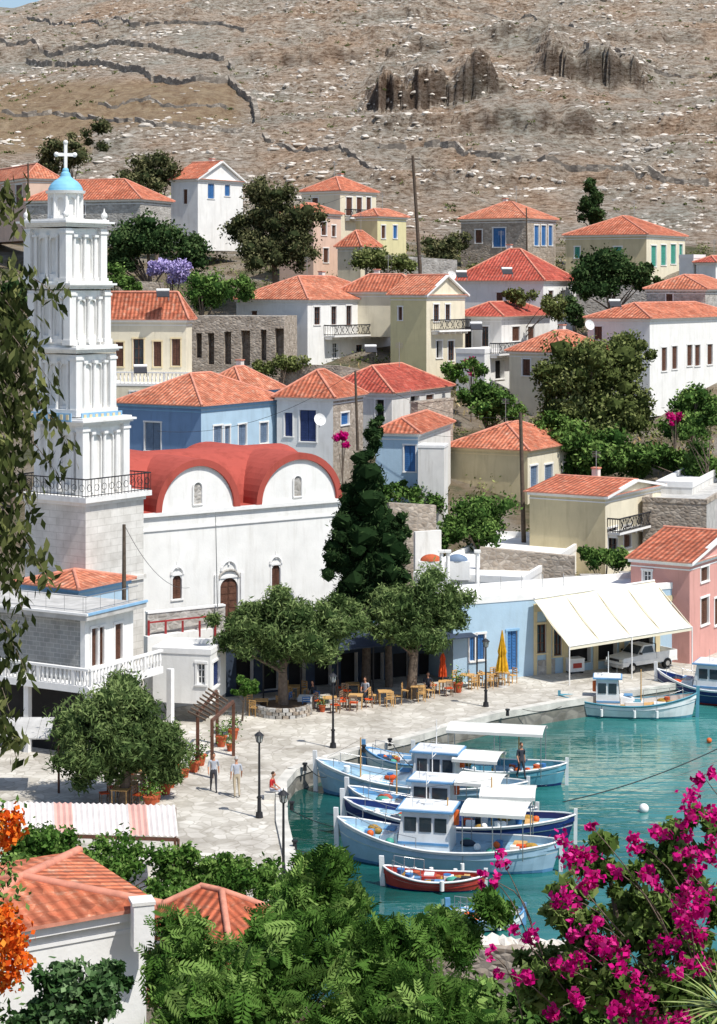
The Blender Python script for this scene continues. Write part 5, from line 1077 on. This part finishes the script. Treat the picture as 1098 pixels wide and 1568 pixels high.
# ---------------------------------------------------------------- people
def person(name,loc,head_ang,shirt,trous,hair,pose='walk',ph=1,hs=1.0,sitz=.12):
    if pose=='walk':
        J={'pel':(0,0,.96,.125),'bel':(0,0,1.12,.12),'che':(0,.0,1.32,.135),'nec':(0,-.01,1.49,.055),'hd':(0,-.02,1.58,.06),
        'hl':(.095,0,.9,.095),'kl':(.1,-.12*ph,.51,.06),'al':(.1,-.2*ph if ph>0 else .22,.09,.04),'tl':(.11,(-.36 if ph>0 else .08),.04,.035),
        'hr':(-.095,0,.9,.095),'kr':(-.1,.06,.5,.06),'ar':(-.1,.24,.12,.04),'tr':(-.11,.12,.04,.035),
        'sl':(.19,0,1.42,.06),'el':(.24,.08,1.15,.043),'wl':(.25,.05,.9,.03),'pl':(.25,.03,.83,.03),
        'sr':(-.19,0,1.42,.06),'er':(-.24,.0,1.15,.043),'wr':(-.25,-.14,.92,.03),'pr':(-.25,-.18,.86,.03)}; hc=(0,-.03,1.66)
    else:
        z=sitz
        J={'pel':(0,0,z+.1,.13),'bel':(0,-.02,z+.28,.12),'che':(0,-.05,z+.48,.13),'nec':(0,-.08,z+.65,.055),'hd':(0,-.1,z+.73,.06),
        'hl':(.1,-.05,z+.09,.09),'kl':(.13,-.45,z+.1,.062),'al':(.13,-.5,z-.32,.04),'tl':(.14,-.64,z-.36,.035),
        'hr':(-.1,-.05,z+.09,.09),'kr':(-.13,-.45,z+.12,.062),'ar':(-.12,-.48,z-.3,.04),'tr':(-.13,-.62,z-.35,.035),
        'sl':(.19,-.05,z+.58,.06),'el':(.24,-.1,z+.33,.043),'wl':(.16,-.32,z+.2,.03),'pl':(.13,-.38,z+.17,.03),
        'sr':(-.19,-.05,z+.58,.06),'er':(-.24,-.08,z+.33,.043),'wr':(-.17,-.3,z+.2,.03),'pr':(-.14,-.37,z+.17,.03)}; hc=(0,-.12,z+.82)
    E=[('pel','bel'),('bel','che'),('che','nec'),('nec','hd')]+[(a+s,b+s) for s in'lr' for a,b in(('h','k'),('k','a'),('a','t'),('s','e'),('e','w'),('w','p'))]+[('pel','hl'),('pel','hr'),('che','sl'),('che','sr')]
    ks=list(J); me=bpy.data.meshes.new('sk'); me.from_pydata([J[k][:3] for k in ks],[(ks.index(a),ks.index(b)) for a,b in E],[]); o=bpy.data.objects.new('sk',me); bpy.context.collection.objects.link(o)
    o.modifiers.new('s','SKIN')
    for i,k in enumerate(ks): me.skin_vertices[0].data[i].radius=(J[k][3],J[k][3]*(.8 if k in('che','bel','pel') else 1)); me.skin_vertices[0].data[i].use_root=(k=='pel')
    sd=o.modifiers.new('u','SUBSURF'); sd.levels=2; dg=bpy.context.evaluated_depsgraph_get(); dg.update(); m2=bpy.data.meshes.new_from_object(o.evaluated_get(dg))
    bpy.data.objects.remove(o); 
    for m_ in(SKIN,shirt,trous,IRON): m2.materials.append(m_)
    segs=[(Vector(J[a][:3]),Vector(J[b][:3]),a,b) for a,b in E]
    for pl in m2.polygons:
        c=pl.center; best=None;bd=9
        for a,b_,na,nb in segs:
            t=max(0,min(1,(c-a).dot(b_-a)/max(1e-6,(b_-a).length_squared))); dd=(c-a.lerp(b_,t)).length
            if dd<bd: bd=dd;best=(na,nb,t)
        na,nb,t=best
        if nb[0]=='t' : mi=3
        elif nb[0] in'ka' or nb in('hl','hr') or (na=='pel' and t<.45): mi=2
        elif nb in('hd',) or (nb=='nec' and t>.7): mi=0
        elif nb[0]=='w' or nb in('pl','pr'): mi=0
        else: mi=1
        pl.material_index=mi; pl.use_smooth=True
    e=root(name,loc,head_ang); e.scale=(hs,hs,hs); bo=bpy.data.objects.new('body',m2); bpy.context.collection.objects.link(bo); bo.parent=e
    h=MB(); h.sph(hc,(.076,.095,.12),SKIN,14,10); h.sph((hc[0],hc[1]+.018,hc[2]+.025),(.084,.098,.115),hair,14,6,-.1); h.cyl((0,hc[1]-.085,hc[2]+.01),(0,hc[1]-.115,hc[2]-.03),.01,.018,SKIN,6)
    for s in(-1,1): h.sph((s*.03,hc[1]-.084,hc[2]+.012),.012,IRON,6,4); h.sph((s*.078,hc[1]+.005,hc[2]-.005),(.012,.02,.03),SKIN,6,4)
    h.box(-.025,hc[1]-.094,hc[2]-.058,.025,hc[1]-.08,hc[2]-.05,BR); h.obj('head',e,(0,0,0),0,True)
    f=MB()
    for s,k,wk in((1,'pl','wl'),(-1,'pr','wr')):
        pw=Vector(J[k][:3]); dv=(pw-Vector(J[wk][:3])).normalized(); sd_=dv.cross(Vector((1,0,0))).normalized()
        for i in range(4):
            a=pw+sd_*(.018*(i-1.5)); L=(.065,.075,.07,.055)[i]; m1=a+dv*L*.6; f.cyl(a,m1,.0095,.009,SKIN,5); f.cyl(m1,m1+(dv+Vector((-s*.5,0,0))).normalized()*L*.5,.009,.006,SKIN,5)
        f.cyl(pw-dv*.03+sd_*-.025,pw+dv*.02-sd_*.055,.012,.009,SKIN,5)
    f.obj('fingers',e,(0,0,0),0,True); return e
SHN=M('dark_shirt',(.04,.045,.06),.9,.2,6); SHW=M('grey_shirt',A(190,195,205),.9,.1,6); TRB=M('beige_trousers',A(190,175,150),.9,.1,6); TRD=M('dark_trousers',(.05,.05,.06),.9,.2,6); SHR=M('red_shirt',A(200,50,50),.9,.1,6); HB=M('hair_brown',(.05,.03,.02),.8,.2,9); HG=M('grey_hair',(.45,.44,.42),.8,.1,9)
person('walking_person',G(327,1212),.2,SHW,TRD,HB,'walk',1,1.03); person('walking_person',G(362,1220),math.pi+.2,SHW,TRB,HG,'walk',-1,1.06)
person('seated_person',G(415,1222),1.3,SHR,SHW,HB,'sit',1,1.0,.3)
q=G(413,1223); mb=MB(); mb.box(-.25,-.25,0,.25,.25,.28,KERB); mb.obj('stone_seat',None,q,0,True)
person('boat_fisherman',G(798,1192,-.4),.5,SHN,TRD,HB,'walk',1,1.0)
for px,py in((560,1072),(655,1064),(480,1078)): q=G(px,py); person('seated_diner',(q.x,q.y,0),random.uniform(-1,1),random.choice([SHW,SHN,SHR]),TRD,HB,'sit',1,1.0,.42)
# ---------------------------------------------------------------- light, sky, camera
sv=Vector((.74,-.67,0)).normalized()*math.cos(math.radians(58))+Z*math.sin(math.radians(58))
sun=bpy.data.lights.new('sun','SUN'); sun.energy=5.0; sun.angle=math.radians(.5); sun.color=(1,.965,.9); so=bpy.data.objects.new('sun',sun); so.rotation_euler=sv.to_track_quat('Z','Y').to_euler(); so.location=(50,-50,150); bpy.context.collection.objects.link(so)
w=bpy.data.worlds.new('World'); bpy.context.scene.world=w; w.use_nodes=True; nt=w.node_tree; bg=nt.nodes['Background']; sk=nt.nodes.new('ShaderNodeTexSky'); sk.sky_type='NISHITA'; sk.sun_disc=False; sk.sun_elevation=math.radians(58); sk.sun_rotation=math.atan2(sv.x,sv.y); nt.links.new(sk.outputs[0],bg.inputs[0]); bg.inputs[1].default_value=.14
cam=bpy.data.cameras.new('camera'); co=bpy.data.objects.new('camera',cam); bpy.context.collection.objects.link(co); co.location=(0,0,HC); co.rotation_euler=(math.pi/2,0,0)
cam.sensor_fit='HORIZONTAL'; cam.sensor_width=36; cam.lens=36*F/1098; cam.shift_y=-(784-HY)/1098; cam.clip_start=.5; cam.clip_end=9000
sc=bpy.context.scene; sc.camera=co; sc.view_settings.view_transform='Standard'; sc.view_settings.look='None'; sc.view_settings.exposure=0
